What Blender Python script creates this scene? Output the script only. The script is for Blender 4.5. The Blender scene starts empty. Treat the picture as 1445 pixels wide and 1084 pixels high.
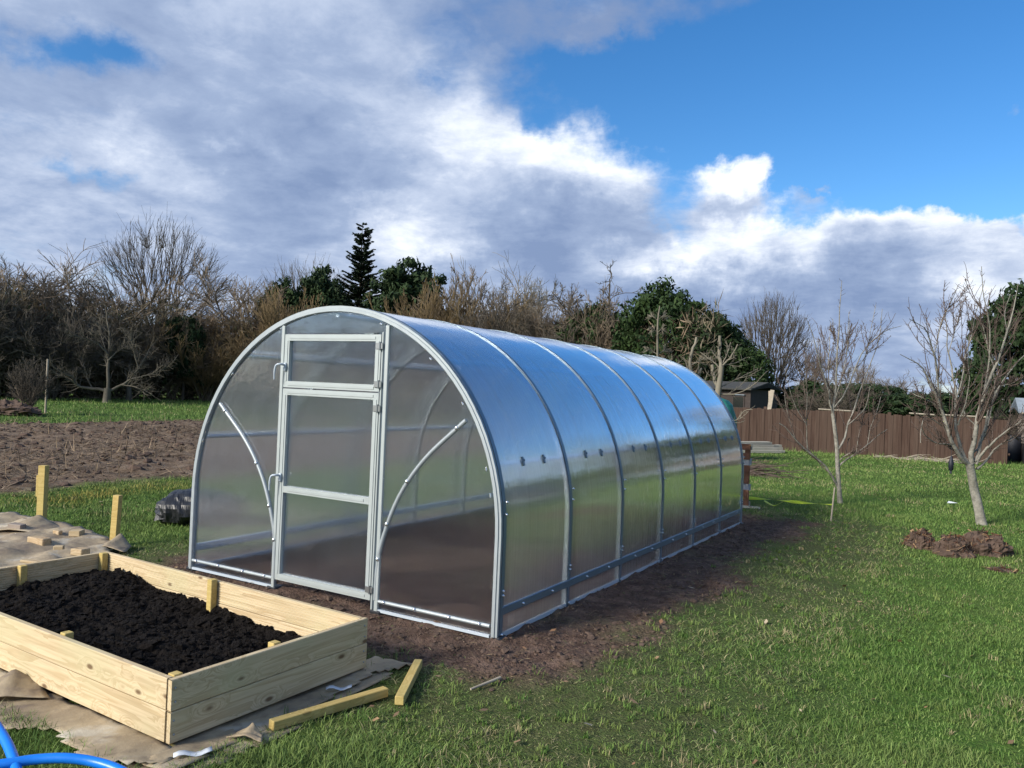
import bpy, math, random
import numpy as np
from mathutils import Matrix, Vector

scene = bpy.context.scene
COL = scene.collection
R_ = math.radians

# ------------------------------------------------------------------ camera
CAM = np.array([2.6044, -4.3544, 1.6036]); YAW, PITCH, ROLL, FPX = -0.5339, 0.0071, -0.0427, 1119.77

def cam_axes(a, b, c):
    f = np.array([math.sin(a)*math.cos(b), math.cos(a)*math.cos(b), math.sin(b)])
    r = np.array([math.cos(a), -math.sin(a), 0.0]); d = np.cross(f, r)
    return r*math.cos(c)+d*math.sin(c), -r*math.sin(c)+d*math.cos(c), f
AX_R, AX_D, AX_F = cam_axes(YAW, PITCH, ROLL)
cam = bpy.data.cameras.new('camera'); cam_ob = bpy.data.objects.new('camera', cam); COL.objects.link(cam_ob)
cam.sensor_width = 36; cam.lens = 36*FPX/1445; cam.clip_start = .05; cam.clip_end = 3000
mw = Matrix.Identity(4)
for i in range(3):
    mw[i][0] = AX_R[i]; mw[i][1] = -AX_D[i]; mw[i][2] = -AX_F[i]; mw[i][3] = CAM[i]
cam_ob.matrix_world = mw
scene.camera = cam_ob

def ray(u, v):
    return AX_R*(u-722.5)/FPX + AX_D*(v-542)/FPX + AX_F
def gpt(u, v, z=0.0):                       # where a line of sight meets height z
    d = ray(u, v); return CAM + d*(z-CAM[2])/d[2]
def bearing(u, dist):                       # ground point at a bearing and distance
    r = ray(u, 560)[:2]; r = r/np.hypot(*r); return CAM[:2]+r*dist
def dpt(u, v, base, off=0.0):               # point at the depth of a standing thing
    dep = np.dot(np.append(base, 0)[:3]-CAM, AX_F)+off
    return CAM + ray(u, v)*dep

# ------------------------------------------------------------------ light and exposure
scene.view_settings.view_transform = 'Standard'; scene.view_settings.look = 'None'
scene.view_settings.exposure = 1.25; scene.view_settings.gamma = 1
scene.view_settings.use_curve_mapping = False
scene.render.engine = 'CYCLES'
cy = scene.cycles
cy.use_denoising = True
cy.max_bounces = 10; cy.transparent_max_bounces = 24; cy.transmission_bounces = 10; cy.glossy_bounces = 5; cy.diffuse_bounces = 3
cy.sample_clamp_indirect = 6
SUN_AZ, SUN_EL = R_(205), R_(27)            # azimuth measured from +y towards +x
sd = Vector((math.sin(SUN_AZ)*math.cos(SUN_EL), math.cos(SUN_AZ)*math.cos(SUN_EL), math.sin(SUN_EL)))
sun = bpy.data.lights.new('sun', 'SUN'); sun.energy = 2.6; sun.angle = R_(18); sun.color = (1, .93, .82)
sun_ob = bpy.data.objects.new('sun', sun); COL.objects.link(sun_ob)
sun_ob.rotation_euler = sd.to_track_quat('Z', 'Y').to_euler(); sun_ob.location = (0, 0, 30)

class NT:
    """small helper round a node tree"""
    def __init__(s, tree): s.t = tree; s.L = tree.links
    def n(s, typ, ins=None, **props):
        nd = s.t.nodes.new(typ)
        for k, v in props.items(): setattr(nd, k, v)
        for k, v in (ins or {}).items():
            if hasattr(v, 'is_output'): s.L.new(v, nd.inputs[k])
            else: nd.inputs[k].default_value = v
        return nd
    def m(s, op, a, b=None, c=None, clamp=False):
        nd = s.t.nodes.new('ShaderNodeMath'); nd.operation = op; nd.use_clamp = clamp
        for i, v in enumerate((a, b, c)):
            if v is None: continue
            if hasattr(v, 'is_output'): s.L.new(v, nd.inputs[i])
            else: nd.inputs[i].default_value = v
        return nd.outputs[0]
    def mix(s, f, a, b, typ='MIX'):
        nd = s.t.nodes.new('ShaderNodeMix'); nd.data_type = 'RGBA'; nd.blend_type = typ
        for k, v in ((0, f), (6, a), (7, b)):
            if hasattr(v, 'is_output'): s.L.new(v, nd.inputs[k])
            else: nd.inputs[k].default_value = v if k == 0 else (*v[:3], 1)
        return nd.outputs[2]
    def ramp(s, f, stops, interp='LINEAR'):
        nd = s.t.nodes.new('ShaderNodeValToRGB'); nd.color_ramp.interpolation = interp
        e = nd.color_ramp.elements
        while len(e) < len(stops): e.new(.5)
        for i, (p, c) in enumerate(stops):
            e[i].position = p; e[i].color = (*c, 1) if not isinstance(c, (int, float)) else (c, c, c, 1)
        s.L.new(f, nd.inputs[0]); return nd.outputs[0]
    def noise(s, vec, scale, detail=4, rough=.55, dist=0, out=0):
        nd = s.n('ShaderNodeTexNoise', {'Scale': scale, 'Detail': detail, 'Roughness': rough, 'Distortion': dist})
        if vec is not None: s.L.new(vec, nd.inputs['Vector'])
        return nd.outputs[out]
    def smooth(s, x, lo, hi):
        nd = s.n('ShaderNodeMapRange', {'From Min': lo, 'From Max': hi}); nd.interpolation_type = 'SMOOTHSTEP'
        s.L.new(x, nd.inputs[0]); return nd.outputs[0]

# ---- sky: Nishita blue with broken winter cloud
world = bpy.data.worlds.new('World'); scene.world = world; world.use_nodes = True
W = NT(world.node_tree); world.node_tree.nodes.clear()
tc = W.n('ShaderNodeTexCoord').outputs['Generated']
sky = W.n('ShaderNodeTexSky', sky_type='NISHITA', sun_disc=False, sun_elevation=SUN_EL, sun_rotation=SUN_AZ, air_density=1.0, dust_density=.15, ozone_density=4.0)
sx = W.n('ShaderNodeSeparateXYZ', {0: tc}); X, Y, Z = sx.outputs
warp = W.n('ShaderNodeSeparateXYZ', {0: W.noise(tc, 5.0, 8, .6, out=1)})
az = W.m('ADD', W.m('ARCTAN2', X, Y), W.m('MULTIPLY', W.m('SUBTRACT', warp.outputs[0], .5), .36))
el = W.m('ADD', W.m('ARCSINE', Z), W.m('MULTIPLY', W.m('SUBTRACT', warp.outputs[1], .5), .22))
zc = W.m('ADD', W.m('MAXIMUM', Z, 0.0), .22)
plane = W.n('ShaderNodeCombineXYZ', {0: W.m('DIVIDE', X, zc), 1: W.m('DIVIDE', Y, zc), 2: W.m('MULTIPLY', zc, .8)}).outputs[0]
fb = W.noise(plane, 1.3, 9, .58, .4)
fb2 = W.noise(plane, 3.0, 8, .62, .3)
def blobs(lst, base):
    s = base
    for (u, v, ru, rv, a) in lst:
        d = ray(u, v); d = d/np.linalg.norm(d)
        a0, e0 = math.atan2(d[0], d[1]), math.asin(d[2])
        q1 = W.m('MULTIPLY', W.m('SUBTRACT', az, a0), FPX/ru); q2 = W.m('MULTIPLY', W.m('SUBTRACT', el, e0), FPX/rv)
        g = W.m('EXPONENT', W.m('MULTIPLY', W.m('ADD', W.m('MULTIPLY', q1, q1), W.m('MULTIPLY', q2, q2)), -1.0))
        s = W.m('MULTIPLY_ADD', g, a, s)
    return s
dens = blobs([(330, 150, 520, 230, .40), (470, 290, 200, 90, .25), (740, 235, 190, 85, .34), (560, 330, 130, 80, .3), (800, 310, 180, 55, .30),
              (1062, 268, 72, 40, .95), (1185, 302, 36, 13, .45), (1440, 180, 50, 24, .85), (1040, 395, 520, 48, .5), (1430, 340, 240, 44, .75),
              (1200, 480, 600, 80, .4), (55, 88, 70, 34, -.50), (105, 275, 46, 13, -.30), (1230, 150, 420, 130, -.62),
              (1210, 268, 240, 50, -.50), (1500, 40, 500, 160, -.22), (1500, -420, 700, 420, -.42), (880, 105, 110, 45, -.45), (720, 150, 50, 30, -.25), (950, 25, 190, 50, .42), (1330, 20, 120, 40, .12)], W.m('MULTIPLY_ADD', fb, .80, .10))
fb3 = W.noise(plane, 9.0, 7, .62, .2)
cover = W.smooth(W.m('ADD', dens, W.m('MULTIPLY_ADD', fb3, .34, -.17)), .30, .70)
bri = blobs([(330, 190, 430, 170, -.20), (480, 265, 150, 75, -.22), (410, 5, 170, 45, .15), (350, 190, 40, 16, .28), (235, 248, 90, 24, .30), (60, 275, 90, 45, .12),
             (760, 220, 200, 80, .48), (575, 325, 75, 60, .48), (810, 302, 140, 42, -.42), (700, 345, 110, 36, -.38), (1060, 250, 62, 34, .40), (1062, 295, 60, 14, -.25),
             (1250, 328, 340, 30, .36), (930, 352, 130, 18, .25), (1000, 405, 240, 28, -.28), (1250, 425, 300, 30, -.26), (1425, 402, 60, 36, .45),
             (1250, 520, 500, 60, -.22), (950, 30, 220, 60, -.50), (1185, 302, 40, 20, -.3), (680, 60, 120, 70, -.2)], W.m('ADD', W.m('MULTIPLY_ADD', fb2, .95, -.12), W.m('MULTIPLY_ADD', fb3, .50, -.17)))
ccol = W.ramp(bri, [(.0, (.145, .20, .325)), (.3, (.22, .28, .405)), (.55, (.35, .405, .515)), (.8, (.58, .615, .67)), (1.0, (.74, .755, .77))])
blue = W.n('ShaderNodeHueSaturation', {'Hue': .503, 'Saturation': 1.25, 'Value': .80, 'Color': sky.outputs[0]}).outputs[0]
SKY_K = .088
ccs = W.n('ShaderNodeVectorMath', {0: ccol, 1: (.72/SKY_K,)*3}, operation='MULTIPLY').outputs[0]
final = W.mix(cover, blue, ccs)
bg = W.n('ShaderNodeBackground', {0: final, 1: SKY_K})
W.L.new(bg.outputs[0], W.n('ShaderNodeOutputWorld').inputs[0])

# ------------------------------------------------------------------ helpers
def lattice(i, j, k, seed):
    with np.errstate(over='ignore'):
        h = (i.astype(np.int64)*374761393 + j.astype(np.int64)*668265263 + k.astype(np.int64)*2147483647 + seed*1274126177) & 0xffffffff
        h = ((h ^ (h >> 13))*1274126177) & 0xffffffff
        h = h ^ (h >> 16)
    return (h & 0xffff)/65535.0
def vnoise(p, seed=0):
    p = np.asarray(p, float)
    if p.shape[-1] == 2: p = np.concatenate([p, np.zeros(p.shape[:-1]+(1,))], -1)
    f = np.floor(p); t = p-f; t = t*t*(3-2*t); i, j, k = f[..., 0], f[..., 1], f[..., 2]; r = 0
    for a in (0, 1):
        for b in (0, 1):
            for c in (0, 1):
                w = (t[..., 0] if a else 1-t[..., 0])*(t[..., 1] if b else 1-t[..., 1])*(t[..., 2] if c else 1-t[..., 2])
                r = r + w*lattice(i+a, j+b, k+c, seed)
    return r
def fbm(p, oct=4, seed=0, gain=.5):
    s, a, n = 0, 1, 0; p = np.asarray(p, float)
    for o in range(oct):
        s = s + a*vnoise(p*2**o + 17.3*o, seed+o); n += a; a *= gain
    return s/n
def sstep(x, a, b):
    t = np.clip((x-a)/(b-a), 0, 1); return t*t*(3-2*t)

def mesh(name, V, F, smooth=False, col=None, attrs=None):
    """V (n,3); F: array or list of arrays of triangles / quads"""
    V = np.asarray(V, np.float32); F = [np.asarray(f, np.int32) for f in (F if isinstance(F, list) else [F]) if len(f)]
    me = bpy.data.meshes.new(name)
    me.vertices.add(len(V)); me.vertices.foreach_set('co', V.ravel())
    loops = np.concatenate([f.ravel() for f in F]); tot = np.concatenate([np.full(len(f), f.shape[1], np.int32) for f in F])
    me.loops.add(len(loops)); me.loops.foreach_set('vertex_index', loops)
    me.polygons.add(len(tot)); st = np.concatenate([[0], np.cumsum(tot)[:-1]]).astype(np.int32)
    me.polygons.foreach_set('loop_start', st); me.polygons.foreach_set('loop_total', tot)
    me.polygons.foreach_set('use_smooth', np.full(len(tot), smooth))
    if col is not None:
        a = me.color_attributes.new('tone', 'FLOAT_COLOR', 'POINT')
        c = np.ones((len(V), 4), np.float32); c[:, :3] = col; a.data.foreach_set('color', c.ravel())
    for k, v in (attrs or {}).items():
        a = me.attributes.new(k, 'FLOAT', 'POINT'); a.data.foreach_set('value', np.asarray(v, np.float32))
    me.update(calc_edges=True); me.validate()
    return me
def obj(name, me, m=None, parent=None, loc=(0, 0, 0), rot=(0, 0, 0)):
    o = bpy.data.objects.new(name, me); COL.objects.link(o)
    if m is not None and me is not None and not me.materials: me.materials.append(m)
    o.parent = parent; o.location = loc; o.rotation_euler = rot
    return o
def tag(o, label=None, cat=None, group=None, kind=None):
    for k, v in (('label', label), ('category', cat), ('group', group), ('kind', kind)):
        if v: o[k] = v
    return o
def empty(name, loc=(0, 0, 0), rz=0, label=None, cat=None, group=None):
    o = bpy.data.objects.new(name, None); COL.objects.link(o); o.location = loc; o.rotation_euler = (0, 0, rz); o.empty_display_size = .1
    return tag(o, label, cat, group)
def copy_tree(o, parent=None):
    c = o.copy(); COL.objects.link(c); c.parent = parent
    for ch in list(o.children): copy_tree(ch, c)
    return c

class MB:
    """gathers simple solids into one mesh"""
    def __init__(s): s.V = []; s.Q = []; s.T = []; s.n = 0
    def add(s, V, Q=None, T=None):
        if Q is not None and len(Q): s.Q.append(np.asarray(Q)+s.n)
        if T is not None and len(T): s.T.append(np.asarray(T)+s.n)
        s.V.append(np.asarray(V, float)); s.n += len(V); return s
    def box(s, a, b, bev=0.0, rz=0.0, at=None):
        a, b = np.array(a, float), np.array(b, float); c, h = (a+b)/2, np.abs(b-a)/2
        if bev <= 0:
            V = np.array([[x, y, z] for z in (-1, 1) for y in (-1, 1) for x in (-1, 1)])*h
            Q = [[0, 2, 3, 1], [4, 5, 7, 6], [0, 1, 5, 4], [2, 6, 7, 3], [0, 4, 6, 2], [1, 3, 7, 5]]; T = []
        else:
            k = min(bev, h.min()*.9); V = []; idx = {}
            for z in (-1, 1):
                for y in (-1, 1):
                    for x in (-1, 1):
                        sg = np.array([x, y, z])
                        for ax in range(3):
                            q = sg*(h-k); q[ax] = sg[ax]*h[ax]; idx[(x, y, z, ax)] = len(V); V.append(q)
            Q = []; T = []
            def face(l):
                P = np.array([V[i] for i in l]); nrm = np.cross(P[1]-P[0], P[2]-P[1])
                if np.dot(nrm, P.mean(0)) < 0: l = l[::-1]
                (Q if len(l) == 4 else T).append(l)
            for ax in range(3):
                o1, o2 = [i for i in range(3) if i != ax]
                for sg in (-1, 1):
                    l = []
                    for p, q in ((-1, -1), (1, -1), (1, 1), (-1, 1)):
                        t = [0, 0, 0]; t[ax] = sg; t[o1] = p; t[o2] = q; l.append(idx[(*t, ax)])
                    face(l)
                for p in (-1, 1):
                    for q in (-1, 1):
                        t0 = [0, 0, 0]; t0[o1] = p; t0[o2] = q; t1 = list(t0); t0[ax] = -1; t1[ax] = 1
                        face([idx[(*t0, o1)], idx[(*t1, o1)], idx[(*t1, o2)], idx[(*t0, o2)]])
            for z in (-1, 1):
                for y in (-1, 1):
                    for x in (-1, 1): face([idx[(x, y, z, i)] for i in range(3)])
            V = np.array(V)
        V = V+c
        if rz or at is not None:
            cr, sr = math.cos(rz), math.sin(rz); V = np.stack([V[:, 0]*cr-V[:, 1]*sr, V[:, 0]*sr+V[:, 1]*cr, V[:, 2]], 1)
            if at is not None: V = V+np.array(at)
        return s.add(V, Q, T)
    def tube(s, P, r, S=8, cap=True):
        P = np.asarray(P, float); K = len(P); r = np.broadcast_to(np.asarray(r, float), (K,))
        V, Q = tubes(P[None], r[None], S); s.add(V, Q)
        if cap:
            for k, fl in ((0, True), (K-1, False)):
                c = len(V); ring = [k*S+i for i in range(S)]
                Vc = np.concatenate([V[ring], P[k:k+1]]); T = [[i, (i+1) % S, S] for i in range(S)]
                s.add(Vc, None, [t[::-1] for t in T] if fl else T)
        return s
    def prism(s, prof, x0, x1):
        """profile in (y, z), extruded along x"""
        n = len(prof); p = np.array(prof, float)
        V = np.concatenate([np.column_stack([np.full(n, x0), p]), np.column_stack([np.full(n, x1), p])])
        Q = [[i, (i+1) % n, n+(i+1) % n, n+i] for i in range(n)]; c = p.mean(0)
        s.add(V, Q)
        for x, fl in ((x0, 1), (x1, 0)):
            Vc = np.concatenate([np.column_stack([np.full(n, x), p]), [[x, *c]]]); T = [[i, (i+1) % n, n] for i in range(n)]
            s.add(Vc, None, [t[::-1] for t in T] if fl else T)
        return s
    def ball(s, c, r, nu=10, nv=6, sc=(1, 1, 1)):
        V = []; Q = []
        for j in range(nv+1):
            th = math.pi*(j/nv) if 0 < j < nv else (.02 if j == 0 else math.pi-.02)
            for i in range(nu):
                ph = 2*math.pi*i/nu; V.append((c[0]+r*sc[0]*math.sin(th)*math.cos(ph), c[1]+r*sc[1]*math.sin(th)*math.sin(ph), c[2]+r*sc[2]*math.cos(th)))
        for j in range(nv):
            for i in range(nu): Q.append([j*nu+i, (j+1)*nu+i, (j+1)*nu+(i+1) % nu, j*nu+(i+1) % nu])
        return s.add(V, Q)
    def mesh(s, name, smooth=False, **k):
        F = []
        if s.Q: F.append(np.concatenate(s.Q))
        if s.T: F.append(np.concatenate(s.T))
        return mesh(name, np.concatenate(s.V), F, smooth, **k)
    def build(s, name, m, parent=None, smooth=False, loc=(0, 0, 0), rot=(0, 0, 0)):
        return obj(name, s.mesh(name, smooth), m, parent, loc, rot)

def tubes(P, Rr, S):
    """P (N,K,3), Rr (N,K) -> verts, quads of N open tubes"""
    N, K, _ = P.shape
    T = np.empty_like(P); T[:, 1:-1] = P[:, 2:]-P[:, :-2]; T[:, 0] = P[:, 1]-P[:, 0]; T[:, -1] = P[:, -1]-P[:, -2]
    T /= np.linalg.norm(T, axis=2, keepdims=True)+1e-9
    ref = np.where(np.abs(P[:, -1:]-P[:, :1])[..., 2:3] > .9*np.linalg.norm(P[:, -1:]-P[:, :1], axis=2, keepdims=True), np.array([1., .1, 0]), np.array([.05, .1, 1.]))
    A = np.cross(T, np.broadcast_to(ref, T.shape)); A /= np.linalg.norm(A, axis=2, keepdims=True)+1e-9
    B = np.cross(T, A)
    an = 2*np.pi*np.arange(S)/S
    V = P[:, :, None]+Rr[:, :, None, None]*(A[:, :, None]*np.cos(an)[None, None, :, None]+B[:, :, None]*np.sin(an)[None, None, :, None])
    b = (np.arange(N)*K*S)[:, None, None]+(np.arange(K-1)*S)[None, :, None]; i = np.arange(S)[None, None, :]; j = (np.arange(S)+1) % S; j = j[None, None, :]
    Q = np.stack([b+i, b+j, b+S+j, b+S+i], -1).reshape(-1, 4)
    return V.reshape(-1, 3), Q

def spline(P, n):
    P = np.asarray(P, float); P = np.vstack([2*P[0]-P[1], P, 2*P[-1]-P[-2]]); m = len(P)-3
    t = np.linspace(0, m, n); i = np.minimum(t.astype(int), m-1); f = (t-i)[:, None]
    a, b, c, d = P[i], P[i+1], P[i+2], P[i+3]
    return .5*((2*b)+(-a+c)*f+(2*a-5*b+4*c-d)*f**2+(-a+3*b-3*c+d)*f**3)

# ------------------------------------------------------------------ materials
def material(name):
    m = bpy.data.materials.new(name); m.use_nodes = True; m.node_tree.nodes.clear(); t = NT(m.node_tree)
    out = t.n('ShaderNodeOutputMaterial'); return m, t, out
def principled(name, color, rough=.6, metal=0, bump=None, spec=.5, var=0.0, vscale=8, tone=False, sss=None):
    m, t, out = material(name)
    p = t.n('ShaderNodeBsdfPrincipled', {'Roughness': rough, 'Metallic': metal, 'Specular IOR Level': spec})
    tcd = t.n('ShaderNodeTexCoord').outputs['Object']
    c = None
    if tone: c = t.n('ShaderNodeVertexColor', layer_name='tone').outputs[0]
    if var:
        n = t.noise(tcd, vscale, 5, .6)
        base = c if c is not None else tuple(color)
        c = t.mix(1.0, base, t.ramp(n, [(.25, 1-var), (.75, 1+var*.6)]), 'MULTIPLY')
    if c is None: p.inputs['Base Color'].default_value = (*color, 1)
    else: t.L.new(c, p.inputs['Base Color'])
    if bump:
        b = t.n('ShaderNodeBump', {'Strength': bump[1], 'Distance': .02, 'Height': t.noise(tcd, bump[0], 5, .6)}); t.L.new(b.outputs[0], p.inputs['Normal'])
    t.L.new(p.outputs[0], out.inputs[0]); return m
M = {}
M['galv'] = principled('galvanised_steel', (.33, .37, .39), .5, .35, var=.12, vscale=14)
M['white_alu'] = principled('pale_aluminium_profile', (.36, .40, .40), .5, .2, var=.07, vscale=9)
M['purlin'] = principled('skylit_purlin_tube', (.66, .74, .82), .35, .2)  # blue-white colour stands in for skylight falling on the tubes
M['strap'] = principled('zinc_strap', (.17, .22, .27), .45, .5, var=.1)
M['pvc'] = principled('white_plastic', (.42, .48, .54), .35)
M['steel'] = principled('hinge_steel', (.33, .34, .34), .35, .8)
M['bolt'] = principled('bolt_zinc', (.75, .78, .8), .25, .9)
M['black_plastic'] = principled('black_plastic', (.014, .015, .018), .45, bump=(18, .25))
M['compost'] = principled('dark_compost', (.009, .007, .006), .9, bump=(70, .9), spec=.15, var=.75, vscale=30)
M['bark_grey'] = principled('grey_bark', (.27, .255, .215), .85, bump=(40, .6), var=.6, vscale=14, spec=.2)
M['bark_brown'] = principled('brown_twigs', (.17, .135, .098), .9, var=.35, vscale=.6, spec=.15)
M['bark_dark'] = principled('dark_twigs', (.105, .09, .072), .9, var=.35, vscale=.6, spec=.15)
M['bark_hazel'] = principled('hazel_twigs', (.20, .145, .078), .9, var=.35, vscale=.6, spec=.15)
M['bark_twig'] = principled('dark_fruit_twigs', (.12, .09, .075), .85, var=.4, vscale=3, spec=.2)
M['bark_old'] = principled('lichen_grey_bark', (.12, .108, .086), .9, var=.4, vscale=1.5, spec=.15)
M['bark_pale'] = principled('pale_twigs', (.20, .18, .14), .9, var=.4, vscale=2, spec=.15)
M['leaf'] = principled('evergreen_leaf', (.02, .04, .014), .75, tone=True, spec=.2)
M['straw'] = principled('dry_stalks', (.3, .24, .16), .9, tone=True, spec=.1)
M['grass'] = principled('grass_blades', (.06, .12, .02), .75, tone=True, spec=.2)
M['clod'] = principled('soil_clods', (.105, .074, .058), .95, var=.4, vscale=9, spec=.1, bump=(30, .6))
M['blue_pipe'] = principled('blue_pipe', (.008, .19, .72), .38, bump=(60, .05))
M['shed_dark'] = principled('dark_shed_wood', (.045, .034, .03), .85, var=.3)
M['shed_wood'] = principled('weathered_shed_wood', (.27, .22, .18), .85, var=.3, vscale=5)
M['felt'] = principled('grey_roofing_felt', (.22, .26, .30), .9, var=.2)
M['felt_dark'] = principled('dark_mossy_felt', (.05, .05, .045), .9, var=.3)
M['navy'] = principled('navy_plastic', (.008, .011, .02), .6)
M['glass_dark'] = principled('dark_window', (.01, .012, .014), .1)
def fence_material():
    m, t, out = material('brown_stained_boards'); tcd = t.n('ShaderNodeTexCoord').outputs['Object']; rnd = t.n('ShaderNodeObjectInfo').outputs['Random']
    off = t.n('ShaderNodeVectorMath', {0: tcd, 1: t.n('ShaderNodeCombineXYZ', {0: t.m('MULTIPLY', rnd, 50.0), 2: t.m('MULTIPLY', rnd, 90.0)}).outputs[0]}, operation='ADD').outputs[0]
    n = t.noise(t.n('ShaderNodeMapping', {'Vector': off, 'Scale': (26, 26, 1.6)}).outputs[0], 1, 5, .6)
    c = t.ramp(n, [(.25, (.036, .021, .016)), (.5, (.064, .039, .029)), (.75, (.10, .068, .052))])
    c = t.mix(t.m('MULTIPLY', t.m('SUBTRACT', rnd, .2, clamp=True), .55), c, (.095, .066, .050))
    p = t.n('ShaderNodeBsdfPrincipled', {'Base Color': c, 'Roughness': .85, 'Specular IOR Level': .2}); t.L.new(p.outputs[0], out.inputs[0]); return m
M['fence'] = fence_material()
M['post_pale'] = principled('weathered_pale_wood', (.36, .31, .24), .85, var=.25, vscale=12)
M['tarp'] = principled('green_cover', (.02, .17, .13), .55, var=.3, vscale=6)
M['tape'] = principled('yellow_strap', (.48, .58, .02), .5)
M['paper'] = principled('white_paper', (.62, .66, .7), .7, var=.1)
M['pallet_grey'] = principled('pallet_block_grey', (.33, .35, .37), .85, var=.2)
M['pallet_brown'] = principled('pallet_board_brown', (.22, .09, .045), .85, var=.25)
M['leaf_dead'] = principled('dead_leaves', (.12, .05, .025), .9, tone=True)

def wood_material(name, light, dark, knot=1.0):
    m, t, out = material(name)
    tcd = t.n('ShaderNodeTexCoord').outputs['Object']; rnd = t.n('ShaderNodeObjectInfo').outputs['Random']
    off = t.n('ShaderNodeCombineXYZ', {0: t.m('MULTIPLY', rnd, 37.0), 1: t.m('MULTIPLY', rnd, 11.0), 2: t.m('MULTIPLY', rnd, 5.0)}).outputs[0]
    v = t.n('ShaderNodeVectorMath', {0: tcd, 1: off}, operation='ADD').outputs[0]
    kv = t.n('ShaderNodeMapping', {'Vector': v, 'Scale': (4.2, 7.0, 9.0)}).outputs[0]
    vo = t.n('ShaderNodeTexVoronoi', {'Vector': kv, 'Scale': 1.0, 'Randomness': 1.0}); kd = vo.outputs['Distance']
    kmask = t.m('GREATER_THAN', t.n('ShaderNodeSeparateColor', {0: vo.outputs['Color']}).outputs[0], .22)
    near = t.m('MULTIPLY', t.m('SUBTRACT', 1.0, t.smooth(kd, .0, .55)), kmask)
    st = t.n('ShaderNodeMapping', {'Vector': v, 'Scale': (.9, 14.0, 14.0)}).outputs[0]
    st2 = t.n('ShaderNodeVectorMath', {0: st, 1: t.n('ShaderNodeCombineXYZ', {1: t.m('MULTIPLY', near, 1.6), 2: t.m('MULTIPLY', near, 1.6)}).outputs[0]}, operation='ADD').outputs[0]
    rings = t.noise(st2, 1.0, 3, .5, .5)
    band = t.m('FRACT', t.m('MULTIPLY', rings, 6.0))
    fine = t.noise(t.n('ShaderNodeMapping', {'Vector': v, 'Scale': (3, 90, 90)}).outputs[0], 1, 4, .6)
    blot = t.noise(v, 2.2, 4, .6)
    c = t.mix(t.smooth(band, .25, 1.0), light, dark)
    c = t.mix(t.m('MULTIPLY', t.smooth(fine, .3, .75), .48), c, tuple(x*.72 for x in dark))
    c = t.mix(t.m('MULTIPLY', t.smooth(blot, .4, .75), .55), c, (light[0]*.80, light[1]*.92, light[2]*.86))
    c = t.mix(t.m('MULTIPLY', t.m('MULTIPLY', t.m('SUBTRACT', 1.0, t.smooth(kd, .05, .15)), kmask), .85*knot), c, (.10, .05, .022))
    vk = t.n('ShaderNodeTexVoronoi', {'Vector': v, 'Scale': 26.0}).outputs['Distance']
    c = t.mix(t.m('MULTIPLY', t.m('SUBTRACT', 1.0, t.smooth(vk, .03, .09)), .35), c, (.12, .065, .03))
    p = t.n('ShaderNodeBsdfPrincipled', {'Base Color': c, 'Roughness': .75, 'Specular IOR Level': .25})
    b = t.n('ShaderNodeBump', {'Strength': .25, 'Distance': .004, 'Height': fine}); t.L.new(b.outputs[0], p.inputs['Normal'])
    t.L.new(p.outputs[0], out.inputs[0]); return m
M['wood'] = wood_material('treated_pine', (.62, .50, .32), (.47, .355, .205))
M['wood_yellow'] = wood_material('yellow_pine_post', (.56, .42, .16), (.46, .33, .11), .5)
M['wood_pale'] = wood_material('pale_planks', (.46, .43, .36), (.36, .33, .27))
M['wood_chunk'] = wood_material('offcut_wood', (.50, .38, .24), (.36, .25, .14))

def card_material():
    m, t, out = material('wet_cardboard'); tcd = t.n('ShaderNodeTexCoord').outputs['Object']
    n = t.noise(tcd, 2.6, 6, .6, .6); n2 = t.noise(tcd, 11, 5, .6)
    c = t.ramp(n, [(.3, (.15, .115, .080)), (.43, (.27, .215, .145)), (.55, (.38, .305, .20)), (.68, (.46, .42, .34))])
    c = t.mix(t.m('MULTIPLY', t.smooth(n2, .52, .7), .5), c, (.14, .11, .10))
    p = t.n('ShaderNodeBsdfPrincipled', {'Base Color': c, 'Roughness': .7, 'Specular IOR Level': .3})
    b = t.n('ShaderNodeBump', {'Strength': .35, 'Distance': .02, 'Height': t.noise(tcd, 14, 6, .6)}); t.L.new(b.outputs[0], p.inputs['Normal'])
    t.L.new(p.outputs[0], out.inputs[0]); return m
M['card'] = card_material()

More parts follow.
